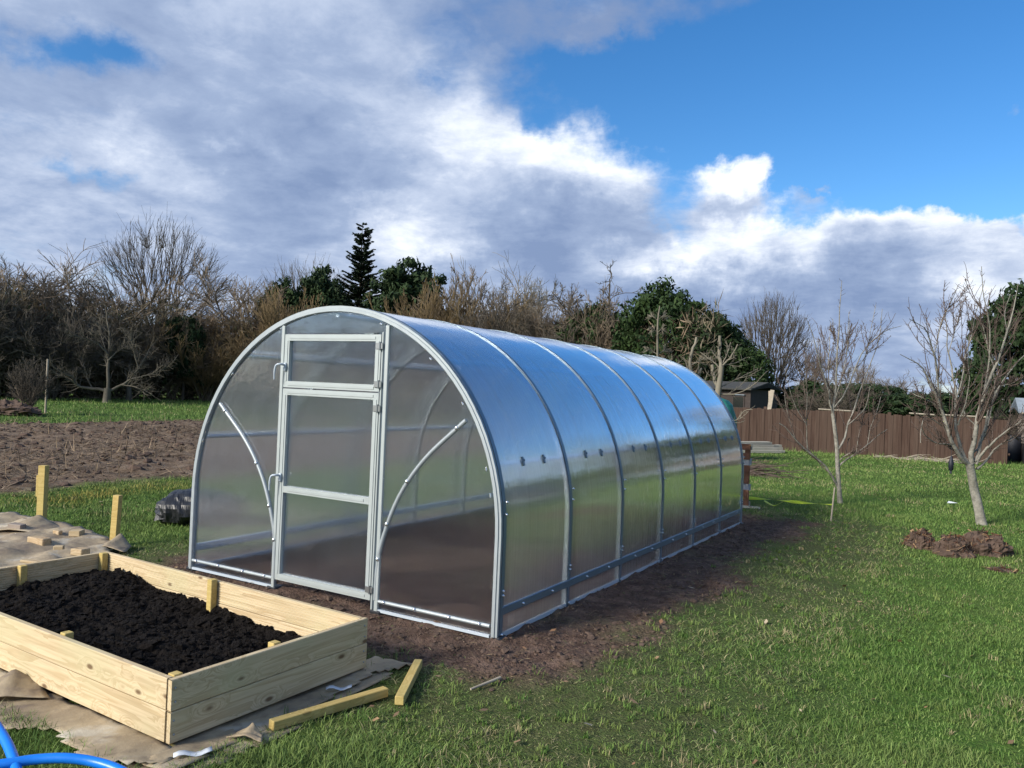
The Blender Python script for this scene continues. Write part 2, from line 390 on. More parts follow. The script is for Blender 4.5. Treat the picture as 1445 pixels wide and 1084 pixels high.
def poly_material(name, h0, h1, powr, clr, flute):
    m, t, out = material(name); tcd = t.n('ShaderNodeTexCoord').outputs['Object']
    back = t.n('ShaderNodeNewGeometry').outputs['Backfacing']
    fl = t.noise(t.n('ShaderNodeMapping', {'Vector': tcd, 'Scale': flute}).outputs[0], 1, 5, .7)
    wav = t.noise(tcd, 2.6, 4, .55)
    bump = t.n('ShaderNodeBump', {'Strength': .2, 'Distance': .006, 'Height': t.m('ADD', t.m('MULTIPLY', fl, .9), t.m('MULTIPLY', wav, 4.0))}).outputs[0]
    # a thin sheet reflects alike from both sides, so the index is flipped on back faces
    fr = t.n('ShaderNodeFresnel', {'IOR': t.m('MULTIPLY_ADD', back, 1/1.5-1.5, 1.5), 'Normal': bump}).outputs[0]
    refl = t.m('SUBTRACT', 1.0, t.m('POWER', t.m('SUBTRACT', 1.0, fr), t.m('MULTIPLY', t.m('MULTIPLY_ADD', fl, .9, .55), powr)))
    dirt = t.noise(tcd, 6, 7, .65)
    gl = t.n('ShaderNodeBsdfGlossy', {'Color': (.95, .97, 1, 1), 'Roughness': .085, 'Normal': bump})
    clear = t.n('ShaderNodeBsdfTransparent', {0: (.90, .92, .935, 1)})
    blur = t.n('ShaderNodeBsdfRefraction', {'Color': (.90, .92, .94, 1), 'Roughness': .5, 'IOR': t.m('MULTIPLY_ADD', back, 1/1.035-1.035, 1.035), 'Normal': bump})
    tr = t.n('ShaderNodeBsdfTranslucent', {0: (.72, .78, .86, 1)}); df = t.n('ShaderNodeBsdfDiffuse', {0: (.55, .60, .66, 1)})
    see = t.n('ShaderNodeMixShader', {0: clr, 1: clear.outputs[0], 2: blur.outputs[0]})
    haze = t.n('ShaderNodeMixShader', {0: .22, 1: tr.outputs[0], 2: df.outputs[0]})
    hz = t.m('MULTIPLY', t.m('MULTIPLY_ADD', dirt, h1, h0), t.m('MULTIPLY_ADD', fl, 1.6, .2))
    scuff = t.smooth(t.noise(tcd, 3.2, 9, .78, 1.5), .655, .70)
    hz = t.m('MULTIPLY_ADD', scuff, .22, hz)
    body = t.n('ShaderNodeMixShader', {0: hz, 1: see.outputs[0], 2: haze.outputs[0]})
    fin = t.n('ShaderNodeMixShader', {0: refl, 1: body.outputs[0], 2: gl.outputs[0]})
    t.L.new(fin.outputs[0], out.inputs[0]); return m
M['poly'] = poly_material('twin_wall_cover', .09, .18, 5.4, .84, (.3, 42, .3))
M['poly_gable'] = poly_material('twin_wall_gable', .012, .06, 2.5, .50, (42, .3, .3))

# ------------------------------------------------------------------ ground masks
def rect_out(x, y, x0, x1, y0, y1):
    dx = np.maximum(np.maximum(x0-x, x-x1), 0); dy = np.maximum(np.maximum(y0-y, y-y1), 0); return np.hypot(dx, dy)
def mud_mask(x, y):
    p = np.stack([x, y], -1); n = fbm(p*1.1, 4, 3)-.5; n2 = fbm(p*5, 3, 9)-.5
    d = rect_out(x, y, -3.02, .38, -.40, 6.4)
    return 1-sstep(d+n*.75+n2*.35, .12, .55)
def worn_mask(x, y):
    p = np.stack([x, y], -1); n = fbm(p*.8, 4, 23)-.5
    return 1-sstep(rect_out(x, y, -3.2, 1.1, -.7, 6.9)+n*1.4, .2, 1.3)
def field_mask(x, y):
    p = np.stack([x, y], -1); n = fbm(p*.9, 4, 5)-.5
    return sstep(-x+n*1.0, 7.75, 8.35)*(1-sstep(-x+(fbm(p*.5, 3, 6)-.5)*.7, 21.4, 21.9))*(1-sstep(y, 23, 25))
def ground_z(x, y):
    p = np.stack([x, y], -1); md, fd = mud_mask(x, y), field_mask(x, y)
    z = (fbm(p*.9, 3, 31)-.5)*.05
    z = z*sstep(rect_out(x, y, -3.0, 0, -2.2, 6), 0, 1.2)
    near = sstep(40-np.hypot(x, y), 0, 10)
    z += md*(fbm(p*6, 4, 41, .62)-.5)*.085 + fd*((fbm(p*2.6, 5, 51, .62)-.5)*.20)*near + .012*fd
    return z

def grid_axis(parts):
    a = [np.arange(s, e, st) for s, e, st in parts]; return np.concatenate(a+[[parts[-1][1]]])
gx = grid_axis([(-1500, -200, 260), (-200, -60, 20), (-60, -24, 2), (-24, -7, .22), (-7, -3.2, .14), (-3.2, 3.2, .05), (3.2, 8, .2), (8, 40, 4), (40, 200, 20), (200, 1500, 260)])
gy = grid_axis([(-1500, -200, 260), (-200, -40, 20), (-40, -8, 4), (-8, -3.4, .25), (-3.4, 3, .05), (3, 8, .09), (8, 26, .25), (26, 60, 2), (60, 200, 20), (200, 1500, 260)])
GX, GY = np.meshgrid(gx, gy, indexing='ij'); GZ = ground_z(GX, GY)
md, fd, wn = mud_mask(GX, GY), field_mask(GX, GY), worn_mask(GX, GY)
nx, ny = GX.shape; I = np.arange(nx*ny).reshape(nx, ny)
quads = np.stack([I[:-1, :-1], I[1:, :-1], I[1:, 1:], I[:-1, 1:]], -1).reshape(-1, 4)
GV = np.stack([GX, GY, GZ], -1).reshape(-1, 3)

def ground_material():
    m, t, out = material('ground_surface'); g = t.n('ShaderNodeNewGeometry').outputs['Position']
    at = lambda k: t.n('ShaderNodeAttribute', attribute_name=k).outputs['Fac']
    n1 = t.noise(g, 1.3, 6, .62); n2 = t.noise(g, 22, 5, .65); n3 = t.noise(g, 6, 5, .6); big = t.noise(g, .22, 4, .6)
    gr = t.ramp(n1, [(.28, (.055, .115, .016)), (.5, (.070, .145, .022)), (.68, (.105, .165, .036)), (.8, (.125, .150, .052))])
    gr = t.mix(t.smooth(big, .35, .7), gr, t.mix(1.0, gr, (1.18, .95, 1.1), 'MULTIPLY'))
    gr = t.mix(t.m('MULTIPLY', t.smooth(n2, .4, .75), .5), gr, (.06, .066, .024))
    mdc = t.ramp(n3, [(.3, (.050, .032, .025)), (.5, (.108, .070, .053)), (.7, (.175, .120, .092))])
    mdc = t.mix(t.m('MULTIPLY', t.smooth(n2, .55, .75), .45), mdc, (.12, .085, .05))
    fdc = t.ramp(t.noise(g, 3.2, 7, .68), [(.25, (.065, .045, .029)), (.45, (.14, .099, .067)), (.6, (.215, .160, .113)), (.78, (.31, .245, .18))])
    worn = t.mix(t.smooth(n3, .3, .7), (.080, .064, .040), (.062, .076, .028))
    c = t.mix(t.m('MULTIPLY', at('worn'), .65), gr, worn)
    c = t.mix(at('mud'), c, mdc); c = t.mix(at('field'), c, fdc)
    c = t.mix(1.0, c, t.ramp(t.noise(g, 34, 4, .7), [(.3, .62), (.7, 1.3)]), 'MULTIPLY')
    p = t.n('ShaderNodeBsdfPrincipled', {'Base Color': c, 'Roughness': .95, 'Specular IOR Level': .12})
    h = t.m('ADD', t.m('MULTIPLY', n2, .7), t.noise(g, 60, 3, .6))
    b = t.n('ShaderNodeBump', {'Strength': .7, 'Distance': .03, 'Height': h}); t.L.new(b.outputs[0], p.inputs['Normal'])
    t.L.new(p.outputs[0], out.inputs[0]); return m
M['ground'] = ground_material()
qm = md.ravel()[quads].mean(1); qf = fd.ravel()[quads].mean(1)
kindsel = np.where(qf > .5, 2, np.where(qm > .5, 1, 0))
for k, nm in enumerate(('lawn', 'bare_soil', 'ploughed_field')):
    q = quads[kindsel == k]; u, inv = np.unique(q, return_inverse=True)
    o = obj(nm, mesh(nm, GV[u], inv.reshape(-1, 4), True, attrs={'mud': md.ravel()[u], 'field': fd.ravel()[u], 'worn': wn.ravel()[u]}), M['ground'])
    o['kind'] = 'structure'

# ------------------------------------------------------------------ greenhouse
GW, GL, GR, GZC = 3.0, 6.0, 1.5, .66
gh = empty('polytunnel_greenhouse', (0, 0, 0), 0, 'arched clear polycarbonate greenhouse with pale metal ribs and a narrow front door', 'greenhouse')
def arch_path(r, z0=0.0, n=44):
    """x, z along the arch from the left foot over the top to the right foot, and the outward normal"""
    a = np.linspace(math.pi, 0, n); cx = -1.5
    xs = np.concatenate([[cx-r]*4, cx+r*np.cos(a)[1:-1], [cx+r]*4])
    zs = np.concatenate([np.linspace(z0, GZC, 4), GZC+r*np.sin(a)[1:-1], np.linspace(GZC, z0, 4)])
    nxx = np.concatenate([[-1]*4, np.cos(a)[1:-1], [1]*4]); nz = np.concatenate([[0]*4, np.sin(a)[1:-1], [0]*4])
    return xs, zs, nxx, nz
def sweep(prof, z0=0.0):
    """closed profile of (radial offset, y) swept along the arch"""
    xs, zs, ax_, az_ = arch_path(GR, z0); n = len(xs); k = len(prof); V = []
    for i in range(n):
        for (dr, y) in prof: V.append((xs[i]+ax_[i]*dr, y, zs[i]+az_[i]*dr))
    Q = [[i*k+j, (i+1)*k+j, (i+1)*k+(j+1) % k, i*k+(j+1) % k] for i in range(n-1) for j in range(k)]
    b = MB(); b.add(V, Q)
    if k == 4: b.add(np.array(V[:4]), [[0, 1, 2, 3]]); b.add(np.array(V[-4:]), [[3, 2, 1, 0]])
    return b
def rect(r0, r1, y0, y1): return [(r0, y0), (r1, y0), (r1, y1), (r0, y1)]
inner = sweep(rect(-.045, -.006, -.022, .022)).mesh('arch_rib')
strap = sweep(rect(.001, .006, -.019, .019)).mesh('seam_strap')
endrib = sweep([(-.040, -.014), (-.040, .022), (-.006, .022), (-.006, .006), (.005, .006), (.005, -.012), (-.012, -.012), (-.014, -.020), (-.036, -.020)]).mesh('end_arch')
for y in (0, 6):
    o = obj('end_arch', endrib, M['galv'], gh, (0, y, 0)); 
    if y: o.scale = (1, -1, 1)
for y in range(1, 6): obj('arch_rib', inner, M['galv'], gh, (0, y, 0))
for y in (.035, 1, 2, 3, 4, 5, 5.965): obj('seam_strap', strap, M['strap'], gh, (0, y, 0))
def cover_mesh():
    xs, zs, _, _ = arch_path(GR-.001, .025, 48); n = len(xs); ys = np.linspace(.0, 1.0, 5)
    V = np.array([(xs[i], y, zs[i]) for i in range(n) for y in ys]); k = len(ys)
    Q = [[i*k+j, (i+1)*k+j, (i+1)*k+j+1, i*k+j+1] for i in range(n-1) for j in range(k-1)]
    return mesh('cover_panel', V, np.array(Q), True)
cm = cover_mesh()
for i in range(6):
    o = obj('cover_panel', cm, M['poly'], gh, (0, i+.003, 0)); o.scale = (1, .994, 1)
# purlins and rails run inside the sheets
def on_arch(z, r):
    s = math.sqrt(max(r*r-(z-GZC)**2, 0)) if z > GZC else r; return -1.5-s, -1.5+s
def rail(name, x, z, m=M['purlin'], r=.017):
    return MB().tube([(x, .02, z), (x, 5.98, z)], r, 8).build(name, m, gh, True)
for z in (1.11, 1.78):
    a, b = on_arch(z, GR-.030)
    rail('purlin', a, z); rail('purlin', b, z)
rail('purlin', -1.5, GZC+GR-.062)
for x in (-2.992, -.008):
    MB().box((x-.016, .03, .15), (x+.016, 5.97, .205), .004).build('base_rail', M['strap'] if x > -1 else M['purlin'], gh)  # left rail takes the purlin colour, with skylight painted in
    MB().box((x-.008, .03, .002), (x+.008, 5.97, .034), .003).build('base_edge', M['pvc'], gh)
clip = MB().box((-.004, -.010, -.034), (.010, .010, .030), .004).ball((.012, 0, .004), .009, 8, 5).mesh('panel_clip')
xr = on_arch(1.125, GR)[1]
for i in range(6):
    for f in (.36, .66):
        obj('panel_clip', clip, M['strap'], gh, (xr+.002, i+f, 1.12), (0, -.3, 0))
bolt = MB().ball((0, 0, 0), .010, 8, 5).ball((.0, 0, 0), .016, 8, 4, (1, .35, .35)).mesh('bolt', True)
for i in range(7):
    y = min(max(i, .035), 5.965)
    for z in (.03, .28, .31, .80, .88): obj('bolt', bolt, M['bolt'], gh, (.010, y, z+.02*math.sin(i*3)))
for i in range(6):
    for f in (.3, .72): obj('bolt', bolt, M['bolt'], gh, (.012, i+f, .178), (1.57, 0, 0))
foot = MB().box((-.05, -.05, -.06), (.05, .05, -.008), .01).mesh('corner_foot')
for x in (-2.98, -.02):
    for y in (.03, 5.97): obj('corner_foot', foot, M['black_plastic'], gh, (x, y, .03))
for x in (-2.02, -.99):
    obj('corner_foot', foot, M['black_plastic'], gh, (x, .02, .03))

# gable ends: sheets, uprights, curved braces
XL, XR, ZD0, ZS, ZD1 = -1.99, -1.005, .085, 1.545, 1.952     # door opening
def gable_sheet(x0, x1, z0, ztop=None):
    xs = np.linspace(x0, x1, 14); r = GR-.012
    V = []; 
    for x in xs:
        zt = GZC+math.sqrt(max(r*r-(x+1.5)**2, 0))
        if ztop is not None: zt = min(zt, ztop)
        for f in np.linspace(0, 1, 6): V.append((x, 0, z0+(zt-z0)*f))
    Q = [[i*6+j, (i+1)*6+j, (i+1)*6+j+1, i*6+j+1] for i in range(13) for j in range(5)]
    return mesh('gable_panel', np.array(V), np.array(Q), True)
sheets = [gable_sheet(-1.5-GR+.014, XL, .02), gable_sheet(XR, -1.5+GR-.014, .02), gable_sheet(XL, XR, ZD1+.012)]
for y in (.004, 5.996):
    for s in sheets: obj('gable_panel', s, M['poly_gable'], gh, (0, y, 0))
def brace_pts(side):
    P = [(-2.70, 1.39), (-2.38, 1.11), (-2.17, .83), (-2.04, .51), (-2.005, .30), (-2.0, .09)]
    P = spline([(x, 0, z) for x, z in P], 26)
    if side > 0: P[:, 0] = -3.0-P[:, 0]
    return P
for y, sg in ((-.012, 1), (6.012, -1)):
    for s in (-1, 1):
        br = MB().tube(brace_pts(s), .0155, 10).build('curved_brace', M['galv'], gh, True, (0, y, 0))
        P = brace_pts(s)
        for k in (1, 8, 13, 18):
            obj('bolt', MB().ball((0, 0, 0), .016, 8, 5, (1, .6, 1)).mesh('bolt', True), M['bolt'], br, (P[k, 0], -.014*sg, P[k, 2]))
    for x in (XL-.018, XR+.018):
        zt = GZC+math.sqrt((GR-.05)**2-(x+1.5)**2)
        MB().box((x-.016, y-.012, 0), (x+.016, y+.010, zt), .003).build('door_post', M['white_alu'], gh)
    for x0, x1 in ((-2.95, XL-.035), (XR+.035, -.05)):
        rl = MB().tube([(x0, y, .085), (x1, y, .085)], .013, 8).build('gable_rail', M['galv'], gh, True)
        for f in (.06, .35, .66, .92): obj('bolt', MB().ball((0, 0, 0), .014, 8, 5).mesh('bolt', True), M['bolt'], rl, (x0+(x1-x0)*f, y-.012*sg, .088))
        MB().box((x0, y-.008, .012), (x1, y+.008, .030)).build('base_edge', M['pvc'], gh)
    # clips that hold the sheet to the arch
    for a in (.18, .30, .62, .9, 1.25, 1.95, 2.4, 2.85):
        x, z = -1.5+(GR-.06)*math.cos(a), GZC+(GR-.06)*math.sin(a)
        obj('panel_clip', MB().box((-.006, -.012, -.014), (.006, .0, .014), .003).mesh('panel_clip'), M['bolt'], gh, (x, y-.002*sg, z), (0, -a, 0))

def leaf_frame(kind, y, x0, x1, z0, z1, bars, wd, parent=gh):
    """door or vent: mitred frame bars, pane, hinges, handle"""
    d = MB().box((x0+wd*.6, y+.006, z0+wd*.6), (x1-wd*.6, y+.010, z1-wd*.6)).build(kind, M['poly_gable'], parent)
    def bar(p):   # outline in x, z with mitred ends; real depth in y
        P = np.array(p); c = P.mean(0); V = []
        for yy, k in ((y-.022, .9), (y-.026, .78), (y+.016, 1.0)):
            V.append(np.column_stack([c[0]+(P[:, 0]-c[0])*1.0, np.full(4, yy), P[:, 1]]))
        f = MB().add(np.concatenate([V[0], V[2]]), [[0, 1, 2, 3], [7, 6, 5, 4], [0, 4, 5, 1], [1, 5, 6, 2], [2, 6, 7, 3], [3, 7, 4, 0]])
        # raised bead along the middle of the bar
        lo, hi = P.min(0), P.max(0)
        if hi[0]-lo[0] > hi[1]-lo[1]: f.box((lo[0]+wd, y-.026, (lo[1]+hi[1])/2-.009), (hi[0]-wd, y-.021, (lo[1]+hi[1])/2+.009))
        else: f.box(((lo[0]+hi[0])/2-.009, y-.026, lo[1]+wd), ((lo[0]+hi[0])/2+.009, y-.021, hi[1]-wd))
        f.build('frame_bar', M['white_alu'], d)
    e = .0006
    bar([(x0, z0), (x0+wd, z0+wd), (x0+wd, z1-wd), (x0, z1)]); bar([(x1, z1), (x1-wd, z1-wd), (x1-wd, z0+wd), (x1, z0)])
    bar([(x0+e, z1), (x0+wd+e, z1-wd), (x1-wd-e, z1-wd), (x1-e, z1)]); bar([(x1-e, z0), (x1-wd-e, z0+wd), (x0+wd+e, z0+wd), (x0+e, z0)])
    for z in bars: bar([(x0+wd+e, z-wd/2), (x0+wd+e, z+wd/2), (x1-wd-e, z+wd/2), (x1-wd-e, z-wd/2)])
    return d
for y, flip in ((-.008, 0), (6.008, 1)):
    dr = leaf_frame('door', y, XL+.012, XR-.030, ZD0, ZS-.006, (.775,), .048)
    vw = leaf_frame('vent_window', y, XL+.012, XR-.030, ZS+.004, ZD1, (), .048)
    MB().box((XR-.027, y-.018, .02), (XR-.012, y+.012, ZD1+.02), .003).build('jamb_strip', M['white_alu'], gh)
    MB().box((XR-.007, y-.014, .02), (XR-.001, y+.012, ZD1+.02), .002).build('jamb_strip', M['strap'], gh)
    if not flip:
        for d, zs_ in ((dr, (.16, 1.43)), (vw, (1.60, 1.87))):
            for z in zs_:
                MB().box((XR-.072, y-.032, z-.022), (XR-.034, y-.025, z+.022), .002).box((XR-.026, y-.030, z-.022), (XR-.008, y-.022, z+.022), .002).tube([(XR-.030, y-.031, z-.03), (XR-.030, y-.031, z+.03)], .006, 8).build('hinge', M['steel'], d)
        for d, z in ((dr, .86), (vw, 1.70)):
            h = MB().box((XL+.016, y-.040, z-.03), (XL+.046, y-.024, z+.035), .006)
            h.tube(spline([(XL+.031, y-.036, z+.018), (XL+.028, y-.075, z+.022), (XL-.002, y-.088, z+.012), (XL-.016, y-.088, z-.04), (XL-.018, y-.086, z-.095)], 18), [.009]*6+[.008]*8+[.006]*4, 8)
            h.build('handle', M['pvc'], d, True)

# ------------------------------------------------------------------ raised bed
BA = np.array([-.315, -2.15]); BANG = R_(178); BLn, BWd, BH = 2.545, 1.205, .135
bed = empty('raised_bed', (BA[0], BA[1], 0), 0, 'rectangular raised bed of new pale pine boards filled with black compost', 'raised bed')
bu = np.array([math.cos(BANG), math.sin(BANG)]); bv = np.array([-bu[1]*-1, 0]); bv = np.array([.0349, .9994])
def plank_mesh(L, H, T, grooves):
    """board lying along x, its grooved face towards +y"""
    pr = [(-T/2, -H/2+.003), (-T/2+.003, -H/2)]
    pr += [(T/2-.003, -H/2), (T/2, -H/2+.003)]
    if grooves:
        n = 8; st = (H-.012)/n
        for i in range(n):
            z = -H/2+.006+i*st; pr += [(T/2, z+st*.12), (T/2-.0045, z+st*.25), (T/2-.0045, z+st*.42), (T/2, z+st*.55)]
    pr += [(T/2, H/2-.003), (T/2-.003, H/2), (-T/2+.003, H/2), (-T/2, H/2-.003)]
    # caps as a fan would cross the grooves: strip the profile between matching heights
    b = MB(); p = np.array(pr); n = len(p)
    V = np.concatenate([np.column_stack([np.full(n, -L/2), p]), np.column_stack([np.full(n, L/2), p])])
    b.add(V, [[i, (i+1) % n, n+(i+1) % n, n+i] for i in range(n)])
    for x, f in ((-L/2, 1), (L/2, 0)):
        q = np.array([(x, -T/2, -H/2+.003), (x, T/2-.005, -H/2+.003), (x, T/2-.005, H/2-.003), (x, -T/2, H/2-.003)]); b.add(q, [[0, 3, 2, 1]] if f else [[0, 1, 2, 3]])
    return b.mesh('board')
TB = .03
long_g, short_g = plank_mesh(BLn-2*TB-.005, BH, TB, True), plank_mesh(BWd, BH, TB, True)
rot0 = math.atan2(bu[1], bu[0])+math.pi      # x axis of the bed, about -2 degrees
def bl(s, t): return bu*s+bv*t               # bed coordinates: s leftwards along the front, t away from the camera
zlev = [(.034+BH/2), (.037+BH*1.5)]
rng = np.random.default_rng(5)
for lv, z in enumerate(zlev):
    for (s, t, me_, rz, nm) in ((BLn/2, TB/2, long_g, rot0, 'f'), (BLn/2, BWd-TB/2, long_g, rot0+math.pi, 'b'), (TB/2, BWd/2, short_g, rot0+math.pi/2, 'r'), (BLn-TB/2, BWd/2, short_g, rot0-math.pi/2, 'l')):
        p = bl(s, t)+rng.normal(0, .0012, 2)
        obj('board', me_, M['wood'], bed, (p[0], p[1], z), (rng.normal(0, .002), rng.normal(0, .0012), rz))
zt = zlev[1]+BH/2
def bpost(s, t, top, w=.045, d=.045, bottom=-.05):
    p = bl(s, t); MB().box((-w/2, -d/2, bottom), (w/2, d/2, top), .003).build('post', M['wood_yellow'], bed, False, (p[0], p[1], 0), (0, 0, rot0))
for s, t, tp in ((TB+.026, TB+.026, zt+.004), (BLn-TB-.026, BWd-TB-.026, zt+.004), (BLn-TB-.026, TB+.026, zt), (TB+.026, BWd-TB-.03, zt-.03),
                 (1.27, BWd-TB-.026, zt+.016), (BLn-TB-.026, .60, zt+.004), (.93, TB+.026, zt+.006), (TB+.026, .60, zt+.006)): bpost(s, t, tp)
# protruding corner foot of the post under the front right corner
p = bl(.012, .012); MB().box((-.022, -.022, -.03), (.022, .022, .024), .003).build('post_foot', M['wood_yellow'], bed, False, (p[0], p[1], 0), (0, 0, rot0))
sm = MB()
for t0 in (.02, BWd-.02):
    for z in (.07, .13, .21, .27): p = bl(-.0006, t0+.004*math.sin(z*90)); sm.ball((p[0], p[1], z), .006, 6, 4)
sm.build('screw_heads', M['steel'], bed)

# compost: a lumpy surface
s_ = np.linspace(TB+.002, BLn-TB-.002, 300); t_ = np.linspace(TB+.002, BWd-TB-.002, 140); SS, TT = np.meshgrid(s_, t_, indexing='ij')
pp = np.stack([SS, TT], -1)
hz = .112+.060*(fbm(pp*2.2, 3, 61)-.5)*2 + .05*sstep(SS, .2, 1.6)-.05*np.exp(-((SS)/.25)**2)*sstep(TT, .3, 1.1) + .04*np.exp(-(((SS-2.2)/.3)**2+((TT-.95)/.25)**2))
big = np.abs(fbm(pp*9, 4, 71, .6)-.5)*2
hz = hz + .042*(1-big)-.026 + .03*(fbm(pp*26, 3, 81, .6)-.5) + .012*(fbm(pp*70, 2, 91)-.5)
hz = np.clip(hz, .045, zt-.03)
Vc = np.stack([SS*bu[0]+TT*bv[0]+BA[0], SS*bu[1]+TT*bv[1]+BA[1], hz], -1).reshape(-1, 3)
I2 = np.arange(Vc.shape[0]).reshape(SS.shape); q2 = np.stack([I2[:-1, :-1], I2[:-1, 1:], I2[1:, 1:], I2[1:, :-1]], -1).reshape(-1, 4)
comp = tag(obj('compost', mesh('compost', Vc, q2, True), M['compost']), 'crumbly black compost filling the pine raised bed', 'compost', kind='stuff')

# ------------------------------------------------------------------ cardboard, offcuts, hose
def sheet(name, poly, label, seed, amp=.02, res=.045, z0=.012, tear=.07, group='cardboard laid as weed barrier'):
    """crumpled sheet over a polygon with torn edges, built 4 mm thick"""
    P = np.array(poly); lo, hi = P.min(0)-.1, P.max(0)+.1
    xs, ys = np.arange(lo[0], hi[0], res), np.arange(lo[1], hi[1], res); XX, YY = np.meshgrid(xs, ys, indexing='ij'); q = np.stack([XX, YY], -1)
    qq = q+np.stack([(fbm(q*3.1, 4, seed)-.5), (fbm(q*3.1, 4, seed+7)-.5)], -1)*tear*2
    ins = np.zeros(XX.shape, bool); n = len(P)
    for i in range(n):
        a, b = P[i], P[(i+1) % n]; c = (a[1] > qq[..., 1]) != (b[1] > qq[..., 1])
        with np.errstate(divide='ignore', invalid='ignore'): xx = (b[0]-a[0])*(qq[..., 1]-a[1])/(b[1]-a[1])+a[0]
        ins ^= c & (qq[..., 0] < xx)
    h = z0+amp*(1-np.abs(fbm(q*2.3, 4, seed+3)-.5)*4)+amp*.5*(fbm(q*8, 3, seed+5)-.5)
    h = np.maximum(h, .006)+np.maximum(ground_z(XX, YY), 0)
    I = np.arange(XX.size).reshape(XX.shape)
    qd = np.stack([I[:-1, :-1], I[1:, :-1], I[1:, 1:], I[:-1, 1:]], -1); keep = ins[:-1, :-1] & ins[1:, :-1] & ins[1:, 1:] & ins[:-1, 1:]
    qd = qd[keep]; u, inv = np.unique(qd, return_inverse=True); V = np.stack([XX, YY, h], -1).reshape(-1, 3)[u]; c = V.mean(0); c[2] = 0
    o = obj(name, mesh(name, V-c, inv.reshape(-1, 4), True), M['card'], None, tuple(c))
    sol = o.modifiers.new('thickness', 'SOLIDIFY'); sol.thickness = .004; sol.offset = -1
    return tag(o, label, 'cardboard', group)
sheet('cardboard_sheet', [(-9.5, .1), (-5.75, .32), (-4.9, .28), (-4.15, .12), (-3.35, -.68), (-2.98, -1.0), (-2.98, -2.7), (-9.5, -2.7)], 'large crumpled grey brown cardboard sheet beyond the left end of the raised bed', 100, .055, .05, .02)
sheet('cardboard_sheet', [(-2.3, -2.06), (-.25, -2.12), (-.18, -2.25), (-.42, -2.44), (-.9, -2.35), (-1.25, -2.55), (-2.3, -2.45)], 'torn muddy cardboard sheet sticking out under the front of the raised bed', 120, .030, .03, .008, .05)
sheet('cardboard_sheet', [(-.42, -2.0), (-.30, -2.30), (-.10, -2.32), (-.14, -1.9), (-.10, -1.55), (-.16, -1.25), (-.20, -.95), (-.10, -.70), (-.42, -.70)], 'long grey cardboard strip lying along the right end of the raised bed', 140, .018, .025, .008, .035)
sheet('cardboard_sheet', [(-.42, -2.0), (-.36, -2.46), (-.16, -2.42), (-.02, -2.1), (-.06, -1.6), (-.10, -1.3), (-.13, -.85), (-.42, -.8)], 'darker torn cardboard layer peeping out below the strip at the bed end', 160, .006, .025, .004, .05)
def flap(name, base, sz, rot, label, seed, grp='cardboard laid as weed barrier'):
    k = 14; a = np.linspace(-1, 1, k); A, B = np.meshgrid(a, a, indexing='ij'); q = np.stack([A, B], -1)
    zz = sz[2]*(1-np.abs(A))**1.2*(.8+.4*(B))+.02*(fbm(q*2+seed, 3, seed)-.5)
    V = np.stack([A*sz[0]*(1-.25*B), B*sz[1], np.maximum(zz, -.01)], -1).reshape(-1, 3)
    I = np.arange(k*k).reshape(k, k); Q = np.stack([I[:-1, :-1], I[1:, :-1], I[1:, 1:], I[:-1, 1:]], -1).reshape(-1, 4)
    o = obj(name, mesh(name, V, Q, True), M['card'], None, (base[0], base[1], .03), (0, 0, rot)); s = o.modifiers.new('thickness', 'SOLIDIFY'); s.thickness = .004
    return tag(o, label, 'cardboard', grp)
g = gpt(36, 752); flap('cardboard_flap', g, (.36, .2, .10), .5, 'raised tent shaped cardboard fold leaning against the left double stake', 3)
g = gpt(158, 778); flap('cardboard_flap', g, (.16, .12, .10), .4, 'small folded cardboard flap at the foot of the shorter stake', 8)
g = gpt(70, 1078); flap('cardboard_flap', gpt(10, 985), (.16, .12, .06), .9, 'crumpled grey cardboard scrap at the left edge below the raised bed', 12)
g = gpt(350, 1048); flap('cardboard_flap', g, (.07, .035, .04), .3, 'tiny torn cardboard tab standing in the grass beside the fallen post', 15)
for (u, v, L, wd, rz, lab) in ((272, 1063, .15, .035, .95, 'shiny white paper strip lying on cardboard at the front bed corner'), (478, 971, .13, .028, .75, 'thin white paper strip on the cardboard halfway along the bed end')):
    g = gpt(u, v, .035); k = 8; xs = np.linspace(-L/2, L/2, k); V = []
    for i, x in enumerate(xs):
        z = .008*math.sin(i*1.1); V += [(x, -wd/2, z), (x, wd/2, z+.004)]
    Q = [[2*i, 2*i+2, 2*i+3, 2*i+1] for i in range(k-1)]
    o = obj('paper_strip', mesh('paper_strip', np.array(V), np.array(Q), True), M['paper'], None, tuple(g), (0, 0, rz)); s = o.modifiers.new('thickness', 'SOLIDIFY'); s.thickness = .001
    tag(o, lab, 'paper')

def beam(name, a, b, w, h, m, label, cat, group=None, z=None):
    a, b = np.array(a), np.array(b); L = np.linalg.norm(b-a)
    o = MB().box((-L/2, -w/2, -h/2), (L/2, w/2, h/2), .003).build(name, m, None, False, ((a[0]+b[0])/2, (a[1]+b[1])/2, (h/2+.012) if z is None else z), (0, 0, math.atan2(b[1]-a[1], b[0]-a[0])))
    return tag(o, label, cat, group)
a, b = gpt(382, 1034), gpt(544, 985)
beam('timber_offcut', a[:2], b[:2], .046, .044, M['wood_yellow'], 'long square pine offcut lying on grass beside the bed end', 'timber', 'square pine offcuts on the grass')
a, b = gpt(563, 999), gpt(590, 944)
beam('timber_offcut', a[:2], b[:2], .046, .044, M['wood_yellow'], 'shorter square pine offcut on grass, pointing towards the greenhouse', 'timber', 'square pine offcuts on the grass')
a, b = gpt(664, 978), gpt(706, 964)
tag(MB().tube([(a[0], a[1], .02), (b[0], b[1], .03)], [.006, .009], 7).build('broken_cane', M['post_pale'], None, True), 'short pale broken cane lying on the worn grass', 'cane')
